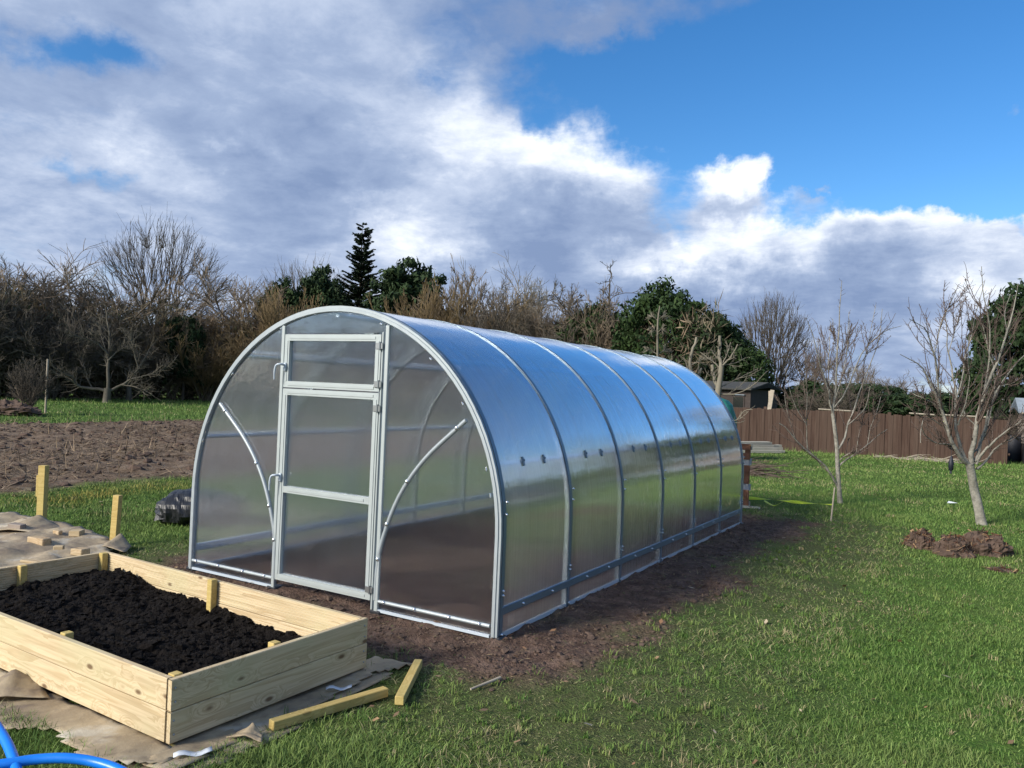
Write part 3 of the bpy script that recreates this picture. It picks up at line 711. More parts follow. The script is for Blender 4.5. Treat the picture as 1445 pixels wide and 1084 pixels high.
# wood chunks that hold the sheet down
for (u, v, sx_, sy_, sz_, rz, lab) in ((25, 748, .15, .09, .06, .3, 'dark square wood block lying furthest left on the cardboard'), (55, 768, .20, .08, .06, .1, 'long pale wood block in the middle of the cardboard'),
        (83, 778, .08, .06, .05, .8, 'small wood chip standing alone on the cardboard'), (113, 783, .12, .09, .055, .2, 'pale wood block nearest the back corner of the raised bed'),
        (50, 795, .24, .06, .02, .25, 'flat pale wood sliver just behind the left bed board'), (107, 757, .12, .10, .06, .6, 'pale wedge of wood at the far edge of the cardboard'),
        (81, 755, .09, .05, .045, .1, 'tiny white wood chip at the far cardboard edge')):
    g = gpt(u, v, .05); b = MB().box((-sx_/2, -sy_/2, -sz_/2), (sx_/2, sy_/2, sz_/2), .006)
    V = np.concatenate(b.V); V = V*(1+.25*(vnoise(V*11+u)[:, None]-.5)*2); b.V = [V]
    tag(b.build('wood_chunk', M['shed_wood'] if u == 25 else M['wood_chunk'], None, False, (g[0], g[1], .05+sz_/2), (0, 0, rz)), lab, 'wood block', 'wood blocks weighing down the cardboard')

# stakes
def stake(u, v, h, w, rz, lab, lean=(0, 0)):
    g = gpt(u, v); o = MB().box((-w/2, -w/2, -.1), (w/2, w/2, h), .003).build('wooden_stake', M['wood_yellow'], None, False, (g[0], g[1], 0), (lean[0], lean[1], rz))
    return tag(o, lab, 'stake', 'square wooden stakes in the grass')
st1 = stake(58, 742, .62, .072, .5, 'taller square stake with a second batten nailed to its side')
MB().box((-.056, -.03, .30), (-.037, .03, .52), .003).build('batten', M['wood_yellow'], st1)
stake(161, 768, .46, .062, .4, 'shorter square stake standing near the back corner of the raised bed', (0, R_(2)))

# blue water pipe
hp = [(-60, 950, .36), (-28, 992, .36), (-4, 1026, .35), (14, 1058, .33), (24, 1098, .30), (10, 1150, .28), (-70, 1200, .28), (-160, 1180, .30), (-165, 1115, .31), (-90, 1088, .32), (0, 1079, .32), (48, 1072, .32), (92, 1070, .32), (132, 1075, .31), (170, 1088, .30), (215, 1118, .27), (240, 1170, .22), (200, 1260, .12), (100, 1340, .03), (-100, 1400, .02)]
HP = spline([gpt(u, v, z) for u, v, z in hp], 150)
tag(MB().tube(HP, .0165, 14).build('water_pipe', M['blue_pipe'], None, True), 'bright blue plastic water pipe coiled at the bottom left', 'pipe')

# ------------------------------------------------------------------ black sack
def sack():
    g = gpt(262, 738); root = empty('plastic_sack', (g[0]+.05, g[1]+.12, 0), R_(35), 'crumpled black plastic sack lying open beside the greenhouse', 'sack'); root.scale = (1.1, 1.05, .85)
    nu, nv = 44, 30; V = []
    for i in range(nu):
        f = i/(nu-1)
        for j in range(nv):
            a = 2*math.pi*j/nv; r = (.17+.05*math.sin(f*3.1))*min(1, .35+f*5)
            V.append((-.36+f*.72, r*1.35*math.cos(a), max(.17+r*math.sin(a)*(1.0-.35*f*(math.sin(a) < 0)), .004)))
    V = np.array(V); n = fbm(V*7, 4, 201); rid = 1-np.abs(n-.5)*4
    d = V-np.array([0, 0, .15]); V = V+d/np.linalg.norm(d, axis=1, keepdims=True)*(rid*.05)[:, None]; V[:, 2] = np.maximum(V[:, 2], .004)
    I = np.arange(nu*nv).reshape(nu, nv); J = np.roll(I, -1, 1); Q = np.stack([I[:-1], I[1:], J[1:], J[:-1]], -1).reshape(-1, 4)
    b = obj('sack_body', mesh('sack_body', V, Q, False), M['black_plastic'], root); s = b.modifiers.new('thickness', 'SOLIDIFY'); s.thickness = .003
    k = 18; A, B = np.meshgrid(np.linspace(-1, 1, k), np.linspace(0, 1, k), indexing='ij'); q = np.stack([A, B], -1)
    Vf = np.stack([A*.34, -.26+B*.28, .10+.25*np.sin(B*1.9)+.05*(fbm(q*3, 3, 221)-.5)-.05*A*A], -1).reshape(-1, 3)
    I = np.arange(k*k).reshape(k, k); Q = np.stack([I[:-1, :-1], I[1:, :-1], I[1:, 1:], I[:-1, 1:]], -1).reshape(-1, 4)
    b = obj('sack_flap', mesh('sack_flap', Vf, Q, False), M['black_plastic'], root); s = b.modifiers.new('thickness', 'SOLIDIFY'); s.thickness = .003
    return root
sack()

def heap(name, pos, size, label, seed, debris=260):
    nu, nv = 48, 22; V = []
    for j in range(nv):
        th = (j/(nv-1))*math.pi*.5
        for i in range(nu):
            ph = 2*math.pi*i/nu; V.append((math.cos(ph)*math.cos(th), math.sin(ph)*math.cos(th), math.sin(th)))
    V = np.array(V); n = fbm(V*2.3+seed, 5, seed, .6); V = V*(1+(n-.5)*1.3)[:, None]*np.array(size)
    I = np.arange(nu*nv).reshape(nv, nu); J = np.roll(I, -1, 1); Q = np.stack([I[:-1], J[:-1], J[1:], I[1:]], -1).reshape(-1, 4); V[:, 2] -= .02
    root = empty(name, (pos[0], pos[1], 0), 0, label, 'soil heap', 'heaps of dug soil on the lawn')
    obj('soil', mesh('soil', V, Q, False), M['clod'], root)
    r = np.random.default_rng(seed); k = debris
    if k:
        src = V[r.integers(0, len(V), k)]; src = src*(1+r.uniform(0, .12, (k, 1))); dv = r.normal(0, 1, (k, 3)); dv /= np.linalg.norm(dv, axis=1, keepdims=True)
        e = np.cross(dv, r.normal(0, 1, (k, 3))); e /= np.linalg.norm(e, axis=1, keepdims=True); ln = r.uniform(.012, .05, (k, 1)); w = r.uniform(.002, .009, (k, 1))
        Vq = np.stack([src-dv*ln-e*w, src+dv*ln-e*w*.6, src+dv*ln+e*w, src-dv*ln+e*w*.6], 1).reshape(-1, 3); Vq[:, 2] = np.maximum(Vq[:, 2], .005)
        cc = np.repeat(np.where(r.random((k, 1)) < .25, np.array([[.26, .17, .09]]), np.where(r.random((k, 1)) < .5, np.array([[.10, .04, .02]]), np.array([[.04, .028, .02]]))), 4, 0)
        o = obj('roots_and_leaves', mesh('roots_and_leaves', Vq, np.arange(4*k).reshape(-1, 4), False, col=cc), M['leaf_dead'], root); o['kind'] = 'stuff'
    return root
heap('soil_heap', gpt(1298, 771), (.16, .15, .19), 'smaller round brown soil heap nearer the greenhouse', 301)
heap('soil_heap', gpt(1346, 782), (.19, .17, .20), 'larger ragged brown soil heap below the right fruit tree', 320)
h2 = gpt(1388, 780)
hh = heap('soil_heap', h2, (.25, .19, .22), 'ragged brown soil lump joined to the right end of the larger heap', 341)
heap('soil_heap', gpt(1418, 805), (.15, .08, .035), 'flat little clod of dry roots at the far right', 361, 90)

# ------------------------------------------------------------------ plant growing
def unit(a): return a/(np.linalg.norm(a, axis=-1, keepdims=True)+1e-9)
def poly(r, st, di, ln, r0, r1, K, wob, up):
    N = len(st); P = np.empty((N, K, 3)); P[:, 0] = st; d = unit(di); seg = ln/(K-1)
    for k in range(1, K):
        d = unit(d+r.normal(0, wob, (N, 3))+np.array([0, 0, up])); P[:, k] = P[:, k-1]+d*seg[:, None]
    f = np.linspace(0, 1, K)[None]; return P, r0[:, None]*(1-f)+r1[:, None]*f
def sprout(r, P, Rr, ln, n, t0, ang, lr, rr, K, wob, up, t1=1.0, rmin=.003, taper=.45):
    N, Kp, _ = P.shape; t = r.uniform(t0, t1, (N, n)); x = t*(Kp-1); i = np.minimum(x.astype(int), Kp-2); f = (x-i)[..., None]; ar = np.arange(N)[:, None]
    a, b = P[ar, i], P[ar, i+1]; st = (a*(1-f)+b*f).reshape(-1, 3); T = unit(b-a).reshape(-1, 3)
    rad = (Rr[ar, i]*(1-f[..., 0])+Rr[ar, i+1]*f[..., 0]).reshape(-1)
    pv = unit(np.cross(T, r.normal(0, 1, T.shape))); an = r.uniform(ang[0], ang[1], (len(T), 1)); d = T*np.cos(an)+pv*np.sin(an)
    L = (ln[:, None]*lr*(1-taper*t)*r.uniform(.6, 1.25, t.shape)).reshape(-1); q0 = np.maximum(rad*rr, rmin); q1 = np.maximum(q0*.4, rmin*.6)
    return (*poly(r, st, d, L, q0, q1, K, wob, up), L)
def combine(parts, sides):
    V = []; Q = []; n = 0
    for (P, Rr), s in zip(parts, sides):
        v, q = tubes(P, Rr, s); V.append(v); Q.append(q+n); n += len(v)
    return np.concatenate(V), np.concatenate(Q)
def bare_tree(seed, trunk_h, trunk_r, levels, stems=1, spread=.0, trunk_wob=.05, tp=.5):
    """trunk and crown of a leafless tree; levels: (count, first position, angles, length or ratio, radius ratio, points, wobble, lift, least radius)"""
    r = np.random.default_rng(seed)
    st = np.zeros((stems, 3)); st[:, :2] = r.normal(0, spread*.2, (stems, 2)); d = np.tile([0, 0, 1.0], (stems, 1))
    if stems > 1:
        az = np.arange(stems)*2*math.pi/stems+r.uniform(0, 1, stems); sp = r.uniform(.1, spread, stems); d[:, 0] += np.cos(az)*sp; d[:, 1] += np.sin(az)*sp
    cur = (*poly(r, st, d, trunk_h*r.uniform(.8, 1.1, stems), np.full(stems, trunk_r), np.full(stems, trunk_r*.55), 8, trunk_wob, .03), np.ones(stems))
    T = cur[:2]; parts = []; sides = []
    for i, (n, t0, ang, lr, rr, K, wob, up, rm) in enumerate(levels):
        cur = sprout(r, cur[0], cur[1], cur[2], n, t0, ang, lr, rr, K, wob, up, rmin=rm, taper=min(tp, .12) if i == 0 else tp)
        parts.append(cur[:2]); sides.append((6, 4, 3, 3, 3)[i])
    return combine([T], [8]), combine(parts, sides)
def dome_tree(seed, H, hw, fork, tr, levels, polar=1.75, side=2, rm=.010):
    """leafless tree whose branches divide again and again to an even round head"""
    r = np.random.default_rng(seed); T = poly(r, np.zeros((1, 3)), np.array([[0, 0, 1.]]), np.array([fork]), np.array([tr]), np.array([tr*.7]), 6, .02, 0)
    pd = np.array([[0, 0, 1.]]); pp_ = T[0][:, -1]; pr_ = np.array([tr*.6]); parts = []; sides = []; size = np.array([hw, hw, H-fork])
    for li, (n, fr, rad) in enumerate(levels):
        c = 1-r.random(n)*(1-math.cos(polar)); a = r.uniform(0, 2*math.pi, n); sn = np.sqrt(np.maximum(1-c*c, 0)); d = np.column_stack([np.cos(a)*sn, np.sin(a)*sn, c])
        par = np.argmax(d@pd.T, 1) if li else np.zeros(n, int); q = T[0][0, -1]+d*size*fr*r.uniform(.86, 1.08, (n, 1)); st = pp_[par]
        if li == 0: st = st-np.array([0, 0, 1.])*r.uniform(0, .45*fork, (n, 1))
        t = np.linspace(0, 1, 6)[None, :, None]; P = st[:, None]*(1-t)+q[:, None]*t; ln = np.linalg.norm(q-st, axis=1)
        P = P+np.sin(t*math.pi)*r.normal(0, .05, (n, 1, 3))*ln[:, None, None]+np.array([0, 0, -1.])*(np.sin(t*math.pi)*.07*ln[:, None, None]); P[:, 2:-1] += r.normal(0, .012, P[:, 2:-1].shape)*ln[:, None, None]
        Rr = pr_[par].clip(max=rad*1.5)[:, None]*(1-t[..., 0])+rad*t[..., 0]; parts.append((P, Rr)); sides.append((6, 4, 3, 3, 3)[li]); pd, pp_, pr_ = d, q, np.full(n, rad)
    a = sprout(r, P, Rr, ln, side, .3, (.2, .6), .6, .8, 3, .05, .04, rmin=rm, taper=.3); parts.append(a[:2]); sides.append(3)
    return combine([T], [8]), combine(parts, sides)
def norm_h(data, H):
    (tv, tq), (cv, cq) = data; k = H/np.percentile(cv[:, 2], 99.7); return (tv*k, tq), (cv*k, cq), float(np.percentile(np.abs(cv[:, 0]), 97)*k)
def tree_proto(name, data, H, bark, crown_m):
    a, b, w = norm_h(data, H)
    return dict(name=name, t=mesh('trunk', a[0], a[1], True), c=mesh('crown', b[0], b[1], False), H=H, w=w, bm=bark, cm=crown_m)
def plant(pr, pos, H, halfw=None, rz=0.0, label='', cat='tree', group=None, cm=None, z=-.05):
    o = empty(pr['name'], (pos[0], pos[1], z), rz, label, cat, group); k = H/pr['H']; kw = k if halfw is None else halfw/pr['w']
    o.scale = (kw, kw, k)
    tr = obj('trunk', pr['t'], pr['bm'], o); c = obj('crown', pr['c'], pr['cm'], o)
    if cm is not None:
        c.material_slots[0].link = 'OBJECT'; c.material_slots[0].material = cm
    return o
def leafy(seed, H, halfw, trunk_r, n, size, shape='dome', tone=((.012, .026, .010), (.028, .05, .016))):
    """evergreen: many leaf clumps through an uneven crown; returns trunk and crown data with colours"""
    r = np.random.default_rng(seed); k = n//34
    d = unit(r.normal(0, 1, (k, 3))); d[:, 2] = np.where(d[:, 2] < -.55, -d[:, 2], d[:, 2]); rad = r.uniform(.35, 1, (k, 1))**.5
    lump = .72+.55*fbm(d*1.9+seed, 3, seed)[:, None]
    c = d*rad*lump*np.array([halfw, halfw, H*.5]); c[:, 2] += H*.48
    if shape == 'cone': c[:, :2] *= np.clip(1.25-c[:, 2:3]/H, .12, 1)
    c[:, 2] = np.maximum(c[:, 2], .1)
    cl = np.repeat(c, 34, 0); N = len(cl); off = unit(r.normal(0, 1, (N, 3)))*(r.random((N, 1))**.5)*np.array([1, 1, .7])*halfw*.17; p = cl+off
    nrm = unit(off+r.normal(0, .35, (N, 3))*halfw*.17+np.array([0, 0, .03])); u = unit(np.cross(nrm, r.normal(0, 1, (N, 3)))); v = np.cross(nrm, u); s = size*r.uniform(.5, 1.2, (N, 1))
    V = np.stack([p-u*s, p-v*s*.45, p+u*s, p+v*s*.45], 1).reshape(-1, 3); V[:, 2] = np.maximum(V[:, 2], .02)
    tn = np.clip(np.repeat(r.normal(.5, .22, k), 34)+r.normal(0, .2, N), 0, 1)[:, None]; col = np.array(tone[0])*(1-tn)+np.array(tone[1])*tn
    T = poly(r, np.zeros((1, 3)), np.array([[0, 0, 1.]]), np.array([H*.8]), np.array([trunk_r]), np.array([trunk_r*.25]), 8, .03, 0)
    L = sprout(r, T[0], T[1], np.array([halfw*.7]), 26, .2, (.7, 1.3), 1, .5, 5, .12, .05, rmin=.02)
    tv, tq = combine([T, L[:2]], [8, 4])
    return (tv, tq), (V, np.arange(4*N).reshape(-1, 4), np.repeat(col, 4, 0))
def leafy_proto(name, seed, H, hw, tr, n, size, **k):
    (tv, tq), (V, Q, colr) = leafy(seed, H, hw, tr, n, size, **k)
    return dict(name=name, t=mesh('trunk', tv, tq, True), c=mesh('crown', V, Q, False, col=colr), H=H, w=hw, bm=M['bark_dark'], cm=M['leaf'])
def spruce_proto(seed, H, hw):
    r = np.random.default_rng(seed); T = poly(r, np.zeros((1, 3)), np.array([[0, 0, 1.]]), np.array([H]), np.array([.2]), np.array([.015]), 12, .008, 0)
    V = []; C = []; Bs = []; z = H*.1
    while z < H*.985:
        f = (z/H); L = hw*(1-f)**.75*r.uniform(.6, 1.25)+.12; nb = 9 if f < .9 else 6
        for k in range(nb):
            a = 2*math.pi*(k+r.random())/nb; el = .35-.5*(1-f)+r.normal(0, .12); l = L*r.uniform(.55, 1.2); tt = np.linspace(0, 1, 5)
            x = l*tt*math.cos(el); zz = z+r.normal(0, H*.022)+l*(tt*math.sin(el)+.22*tt*tt); P = np.stack([x*math.cos(a), x*math.sin(a), zz], -1); Bs.append(P)
            m = int(20+l*64); t = r.uniform(.08, 1, m); q = np.stack([np.interp(t, tt, P[:, i]) for i in range(3)], -1)
            ax = unit(P[-1]-P[0]); sd = unit(np.cross(ax, [0, 0, 1])); dr = unit(ax*.7+sd*r.choice([-1, 1], (m, 1))*r.uniform(.2, 1, (m, 1))+np.array([0, 0, -.35])*r.uniform(.2, 1.4, (m, 1)))
            s = r.uniform(.16, .34, (m, 1))*(1-.35*t[:, None]); e = unit(np.cross(dr, r.normal(0, 1, (m, 3))))*s*.26
            V.append(np.stack([q-e, q+dr*s*.5-e, q+dr*s, q+dr*s*.5+e], 1).reshape(-1, 3)); tn = np.clip(r.normal(.4, .25, (m, 1)), 0, 1)
            C.append(np.repeat(np.array([[.010, .020, .012]])*(1-tn)+np.array([[.024, .040, .016]])*tn, 4, 0))
        z += H*.026*r.uniform(.6, 1.4)
    V = np.concatenate(V); Bp = np.array(Bs); Rb = np.tile(np.linspace(.03, .008, 5), (len(Bp), 1)); tv, tq = combine([T, (Bp, Rb)], [8, 3])
    return dict(name='spruce_tree', t=mesh('trunk', tv, tq, True), c=mesh('crown', V, np.arange(len(V)).reshape(-1, 4), False, col=np.concatenate(C)), H=H, w=hw, bm=M['bark_dark'], cm=M['leaf'])

vase = tree_proto('bare_tree', dome_tree(1, 13, 5.6, 3.8, .26, [(14, .34, .07), (70, .58, .04), (300, .80, .022), (1150, 1.0, .011)]), 13, M['bark_dark'], M['bark_dark'])
vase2 = tree_proto('bare_tree', dome_tree(2, 7.5, 2.4, 1.6, .14, [(14, .34, .035), (60, .60, .02), (240, .82, .013), (700, 1.0, .008)], 1.35, 2, .007), 7.5, M['bark_dark'], M['bark_dark'])
open1 = tree_proto('bare_tree', bare_tree(3, 3.4, .15, [(11, .4, (.2, 1.0), 2.8, .42, 7, .12, .05, .035), (5, .3, (.25, .8), .72, .6, 6, .13, .03, .022), (5, .25, (.25, .85), .68, .65, 5, .13, .02, .016), (5, .2, (.3, .9), .66, .7, 4, .12, .02, .012)], tp=.2), 9, M['bark_dark'], M['bark_brown'])
open2 = tree_proto('bare_tree', bare_tree(4, 3.0, .18, [(12, .4, (.4, 1.2), 4.4, .45, 8, .2, .03, .03), (8, .12, (.5, 1.1), .56, .5, 6, .2, .02, .02), (6, .1, (.5, 1.2), .5, .55, 4, .2, .0, .014), (5, .1, (.4, 1.1), .5, .6, 3, .2, .0, .011)]), 9, M['bark_dark'], M['bark_dark'])
bush1 = tree_proto('bare_shrub', bare_tree(5, 3.4, .045, [(9, .12, (.15, .7), 2.0, .55, 7, .08, .06, .02), (7, .1, (.25, .65), .58, .55, 5, .08, .05, .014), (6, .1, (.25, .7), .5, .6, 3, .08, .04, .011)], 13, .6, .09), 5, M['bark_brown'], M['bark_brown'])
bush2 = tree_proto('bare_shrub', bare_tree(6, 3.2, .05, [(9, .12, (.2, .95), 2.1, .55, 7, .16, .03, .02), (7, .1, (.35, .95), .58, .55, 5, .16, .02, .014), (6, .1, (.35, 1.0), .5, .6, 3, .14, .02, .011)], 13, .75, .13), 5, M['bark_dark'], M['bark_dark'])
hazel = tree_proto('hazel_shrub', bare_tree(7, 4.2, .04, [(8, .15, (.1, .4), 2.2, .55, 7, .05, .06, .018), (7, .1, (.2, .5), .55, .55, 5, .06, .06, .013), (5, .1, (.2, .6), .5, .6, 3, .06, .05, .010)], 18, .42, .06), 6, M['bark_hazel'], M['bark_hazel'])
ivy1 = leafy_proto('ivy_clad_tree', 11, 9, 3.2, .3, 15000, .20)
ivy2 = leafy_proto('evergreen_tree', 12, 8, 3.4, .3, 15000, .17, tone=((.012, .028, .009), (.034, .06, .016)))
holly = leafy_proto('evergreen_bush', 13, 4, 2.2, .15, 8000, .15)
spruce = spruce_proto(14, 13, 2.6)

def bp(u, d): return bearing(u, d)
# individual trees of the skyline: bearing, distance, height, half width, spin
plant(open1, bp(20, 56), 8.9, 3.6, .3, 'thin bare tree standing at the far left of the skyline', 'tree')
plant(open1, bp(128, 55), 8.3, 4.2, 4.0, 'dark tangled bare tree left of the tall round one', 'tree', cm=M['bark_brown'])
plant(vase, bp(220, 64), 12.9, 5.2, .8, 'tall round headed bare tree with fine upswept branches', 'tree')
plant(open1, bp(345, 58), 9.8, 3.9, 2.2, 'loose bare tree between the round headed tree and evergreens', 'tree', cm=M['bark_brown'])
plant(holly, bp(258, 56), 5.6, 1.5, 1, 'dark ivy covered bush below the round headed tree', 'bush')
plant(ivy2, bp(398, 62), 9.3, 2.4, 2, 'dark evergreen tree behind the orange hazel on the left', 'tree')
plant(hazel, bp(408, 55), 7.6, 1.9, 0, 'orange brown hazel in front of the left evergreens', 'shrub')
plant(ivy1, bp(447, 63), 10.4, 2.7, 1, 'evergreen tree with broken top left of the spruce', 'tree')
plant(vase, bp(430, 80), 13.2, 6.0, 2.6, 'pale bare tree far behind the evergreens', 'tree')
plant(spruce, bp(503, 58), 12.9, 3.1, 0, 'tall pointed spruce rising above the other trees', 'tree')
plant(ivy1, bp(572, 56), 10.4, 3.2, 2.9, 'broad ivy clad tree right of the spruce', 'tree')
plant(hazel, bp(606, 51), 8.2, 2.0, 1.4, 'orange brown hazel right of the ivy clad tree', 'shrub')
plant(bush1, bp(655, 52), 9.3, 3.0, .4, 'brown many stemmed shrub left of the tall bare tree', 'shrub', cm=M['bark_brown'])
plant(open1, bp(732, 54), 10.6, 3.4, .9, 'light bare tree behind the greenhouse ridge', 'tree', cm=M['bark_pale'])
plant(hazel, bp(690, 50), 7.6, 2.0, 2.4, 'orange brown hazel behind the middle of the roof', 'shrub')
plant(open2, bp(838, 47), 8.5, 3.4, 2.0, 'contorted dark bare tree left of the big evergreen', 'tree')
plant(ivy2, bp(846, 46), 6.9, 2.6, 1.0, 'ivy covered trunk mass below the contorted bare tree', 'tree')
plant(ivy2, bp(935, 42), 7.7, 2.9, .2, 'big rounded evergreen tree above the far end of the greenhouse', 'tree')
plant(ivy1, bp(1000, 41), 5.9, 2.2, 1.6, 'lower evergreen tree stepping down towards the dark shed', 'tree')
plant(ivy2, bp(1048, 41), 4.6, 1.7, 2.6, 'small evergreen at the right foot of the big evergreen', 'tree')
plant(vase2, bp(1088, 46), 7.5, 2.3, .5, 'fan shaped bare tree standing behind the fence', 'tree')
plant(ivy1, bp(1436, 32), 6.0, 1.7, .5, 'dark evergreen tree at the right picture edge above the shed', 'tree')
for i, (u, d, h, w, lab) in enumerate(((1150, 60, 5.9, 1.6, 'faint thin bare tree far behind the left fruit tree'), (1215, 62, 5.2, 1.5, 'faint bare tree far behind, right of the left fruit tree'), (1255, 55, 3.9, 1.6, 'low bare tree far beyond the fence between both fruit trees'))):
    plant(open1, bp(u, d), h, w, i*1.3, lab, 'tree', cm=M['bark_brown'])
# shrubs of the boundary thicket
rng = np.random.default_rng(77)
TL = [(-40, 50), (60, 52), (160, 54), (280, 58), (400, 57), (520, 54), (640, 51), (760, 48), (880, 44), (960, 40)]
for k, u in enumerate(np.arange(-60, 890, 25)):
    d = np.interp(u, [a for a, _ in TL], [b for _, b in TL])+rng.uniform(-2.5, 2.5); h = rng.uniform(4.6, 6.8)*(1.1 if u < 140 else 1.0 if u < 600 else 1.18)
    pr = (bush1, bush2)[k % 2] if u < 640 else bush2
    plant(pr, bp(u, d), h, rng.uniform(2.3, 3.2), rng.uniform(0, 6), 'leafless brown shrub in the dense boundary thicket', 'shrub', 'leafless shrubs of the boundary thicket', cm=(M['bark_brown'], M['bark_dark'], M['bark_brown'], M['bark_hazel'])[int(rng.integers(0, 4 if u < 640 else 2))])
# far hedge beyond the fence
for k, u in enumerate(np.arange(1085, 1475, 30)):
    d = rng.uniform(40, 46); plant(holly if k % 3 else bush2, bp(u, d), rng.uniform(2.2, 2.9), rng.uniform(1.5, 2.1), rng.uniform(0, 6), 'dark bush in the low hedge beyond the brown fence', 'bush', 'bushes of the low hedge beyond the fence')
for k, (x, y) in enumerate([(-44+11*i, -44-3*math.sin(i*1.7)) for i in range(9)]+[(8.5, 28), (13, 26), (17.5, 22), (21, 16), (24, 9), (25, 2)]):  # unseen evergreens added to be mirrored in the greenhouse sheets
    plant((ivy2, ivy1, holly)[k % 3], (x, y), (6.5 if k < 9 else 5.0)+1.3*math.sin(k*2.3), 5.6 if k < 9 else 3.6, k*1.1, 'unseen evergreen tree added out of view for the greenhouse sheets to reflect', 'tree', 'unseen evergreens added for reflections')
# dense undergrowth that closes the foot of the thicket
def undergrowth():
    r = np.random.default_rng(91); N = 80000; u = r.uniform(-260, 1010, N); d = np.interp(u, [a for a, _ in TL], [b for _, b in TL])+r.uniform(-1.5, 6, N)
    rr = AX_R[None, :2]*((u-722.5)/FPX)[:, None]+AX_F[None, :2]; rr /= np.linalg.norm(rr, axis=1, keepdims=True); xy = CAM[:2]+rr*d[:, None]
    z = r.random(N)**1.15*(4.2+2.6*fbm(xy*.35, 3, 95)); p = np.column_stack([xy, z]); dv = unit(r.normal(0, 1, (N, 3))+np.array([0, 0, .7])); e = unit(np.cross(dv, r.normal(0, 1, (N, 3))))
    L = r.uniform(.35, 1.1, (N, 1)); w = r.uniform(.018, .05, (N, 1)); V = np.stack([p-e*w, p+dv*L*.6-e*w*.6, p+dv*L, p+dv*L*.5+e*w], 1).reshape(-1, 3); V[:, 2] = np.maximum(V[:, 2], 0)
    t = fbm(xy*.25, 3, 97)[:, None]; cc = np.where(t > .52, np.array([[.185, .138, .096]]), np.array([[.14, .118, .082]]))*r.uniform(.6, 1.4, (N, 1)); g = r.random((N, 1)) < .12; cc = np.where(g, np.array([[.03, .046, .02]]), cc)
    return mesh('undergrowth', V, np.arange(4*N).reshape(-1, 4), False, col=np.repeat(cc, 4, 0))
tag(obj('undergrowth', undergrowth(), M['straw']), 'dense dark brown undergrowth at the foot of the boundary thicket', 'undergrowth', kind='stuff')

# ---- trees drawn limb by limb: pixel tracks at the trunk's depth, each limb with its own depth drift
def limb_tree(name, base, limbs, bark, label, seed, spurs=(9, .14), twig_r=.0035, trunk_sides=10, dd=.55, crown_m=None, second=2, slim=1.0):
    """limbs: list of (points, start radius, end radius, depth drift); the first is the trunk"""
    r = np.random.default_rng(seed); root = empty(name, (base[0], base[1], 0), 0, label, 'tree'); b3 = np.array([base[0], base[1], 0.0])
    T = MB(); allP = []; allR = []
    for k, (pts, r0, r1, drift) in enumerate(limbs):
        n = len(pts); P = []
        for i, (u, v) in enumerate(pts):
            P.append(dpt(u, v, base, drift*(i/(n-1))**1.2 + (r.normal(0, .02) if i else 0)))
        P = np.array(P)
        if k == 0: P[0, 2] = -.05
        S = spline(P, 16 if n > 2 else 8)-b3; r0, r1 = r0*slim, max(r1*slim, twig_r)
        if k: S[1:-1] += r.normal(0, r0*.28, S[1:-1].shape)
        q = np.linspace(0, 1, len(S)); rad = r0*(1-q)+r1*q
        if k == 0: rad = rad*(1+.35*np.exp(-q*16))
        if k < 1: T.tube(S, rad, trunk_sides)
        else:
            idx = np.linspace(0, len(S)-1, 12).astype(int); allP.append(S[idx]); allR.append(rad[idx])
    P = np.array(allP); Rr = np.array(allR); ln = np.linalg.norm(np.diff(P, axis=1), axis=2).sum(1)
    T.build('trunk', bark, root, True)
    lv, lq = combine([(P, Rr)], [7]); obj('limbs', mesh('limbs', lv, lq, True), bark, root)
    parts = []; sides = []
    if second:
        a = sprout(r, P, Rr, np.minimum(ln, 1.7), second, .2, (.3, .85), .52, .5, 7, .08, .14, t1=.72, rmin=twig_r*1.5); parts.append(a[:2]); sides.append(5)
        c = sprout(r, a[0], a[1], a[2], 4, .2, (.35, .9), .42, .6, 4, .12, .10, rmin=twig_r); parts.append(c[:2]); sides.append(3)
        sp2 = sprout(r, a[0], a[1], np.full(len(a[0]), spurs[1]), spurs[0], .1, (.6, 1.2), .6, .7, 3, .2, .08, rmin=twig_r); parts.append(sp2[:2]); sides.append(3)
    sp = sprout(r, P, Rr, np.full(len(P), spurs[1]), spurs[0]*2, .15, (.6, 1.3), .8, .35, 3, .2, .06, rmin=twig_r, taper=.1); parts.append(sp[:2]); sides.append(3)
    V, Q = combine(parts, sides); obj('crown', mesh('crown', V, Q, True), crown_m or bark, root)
    return root
A1 = gpt(1185, 710)[:2]
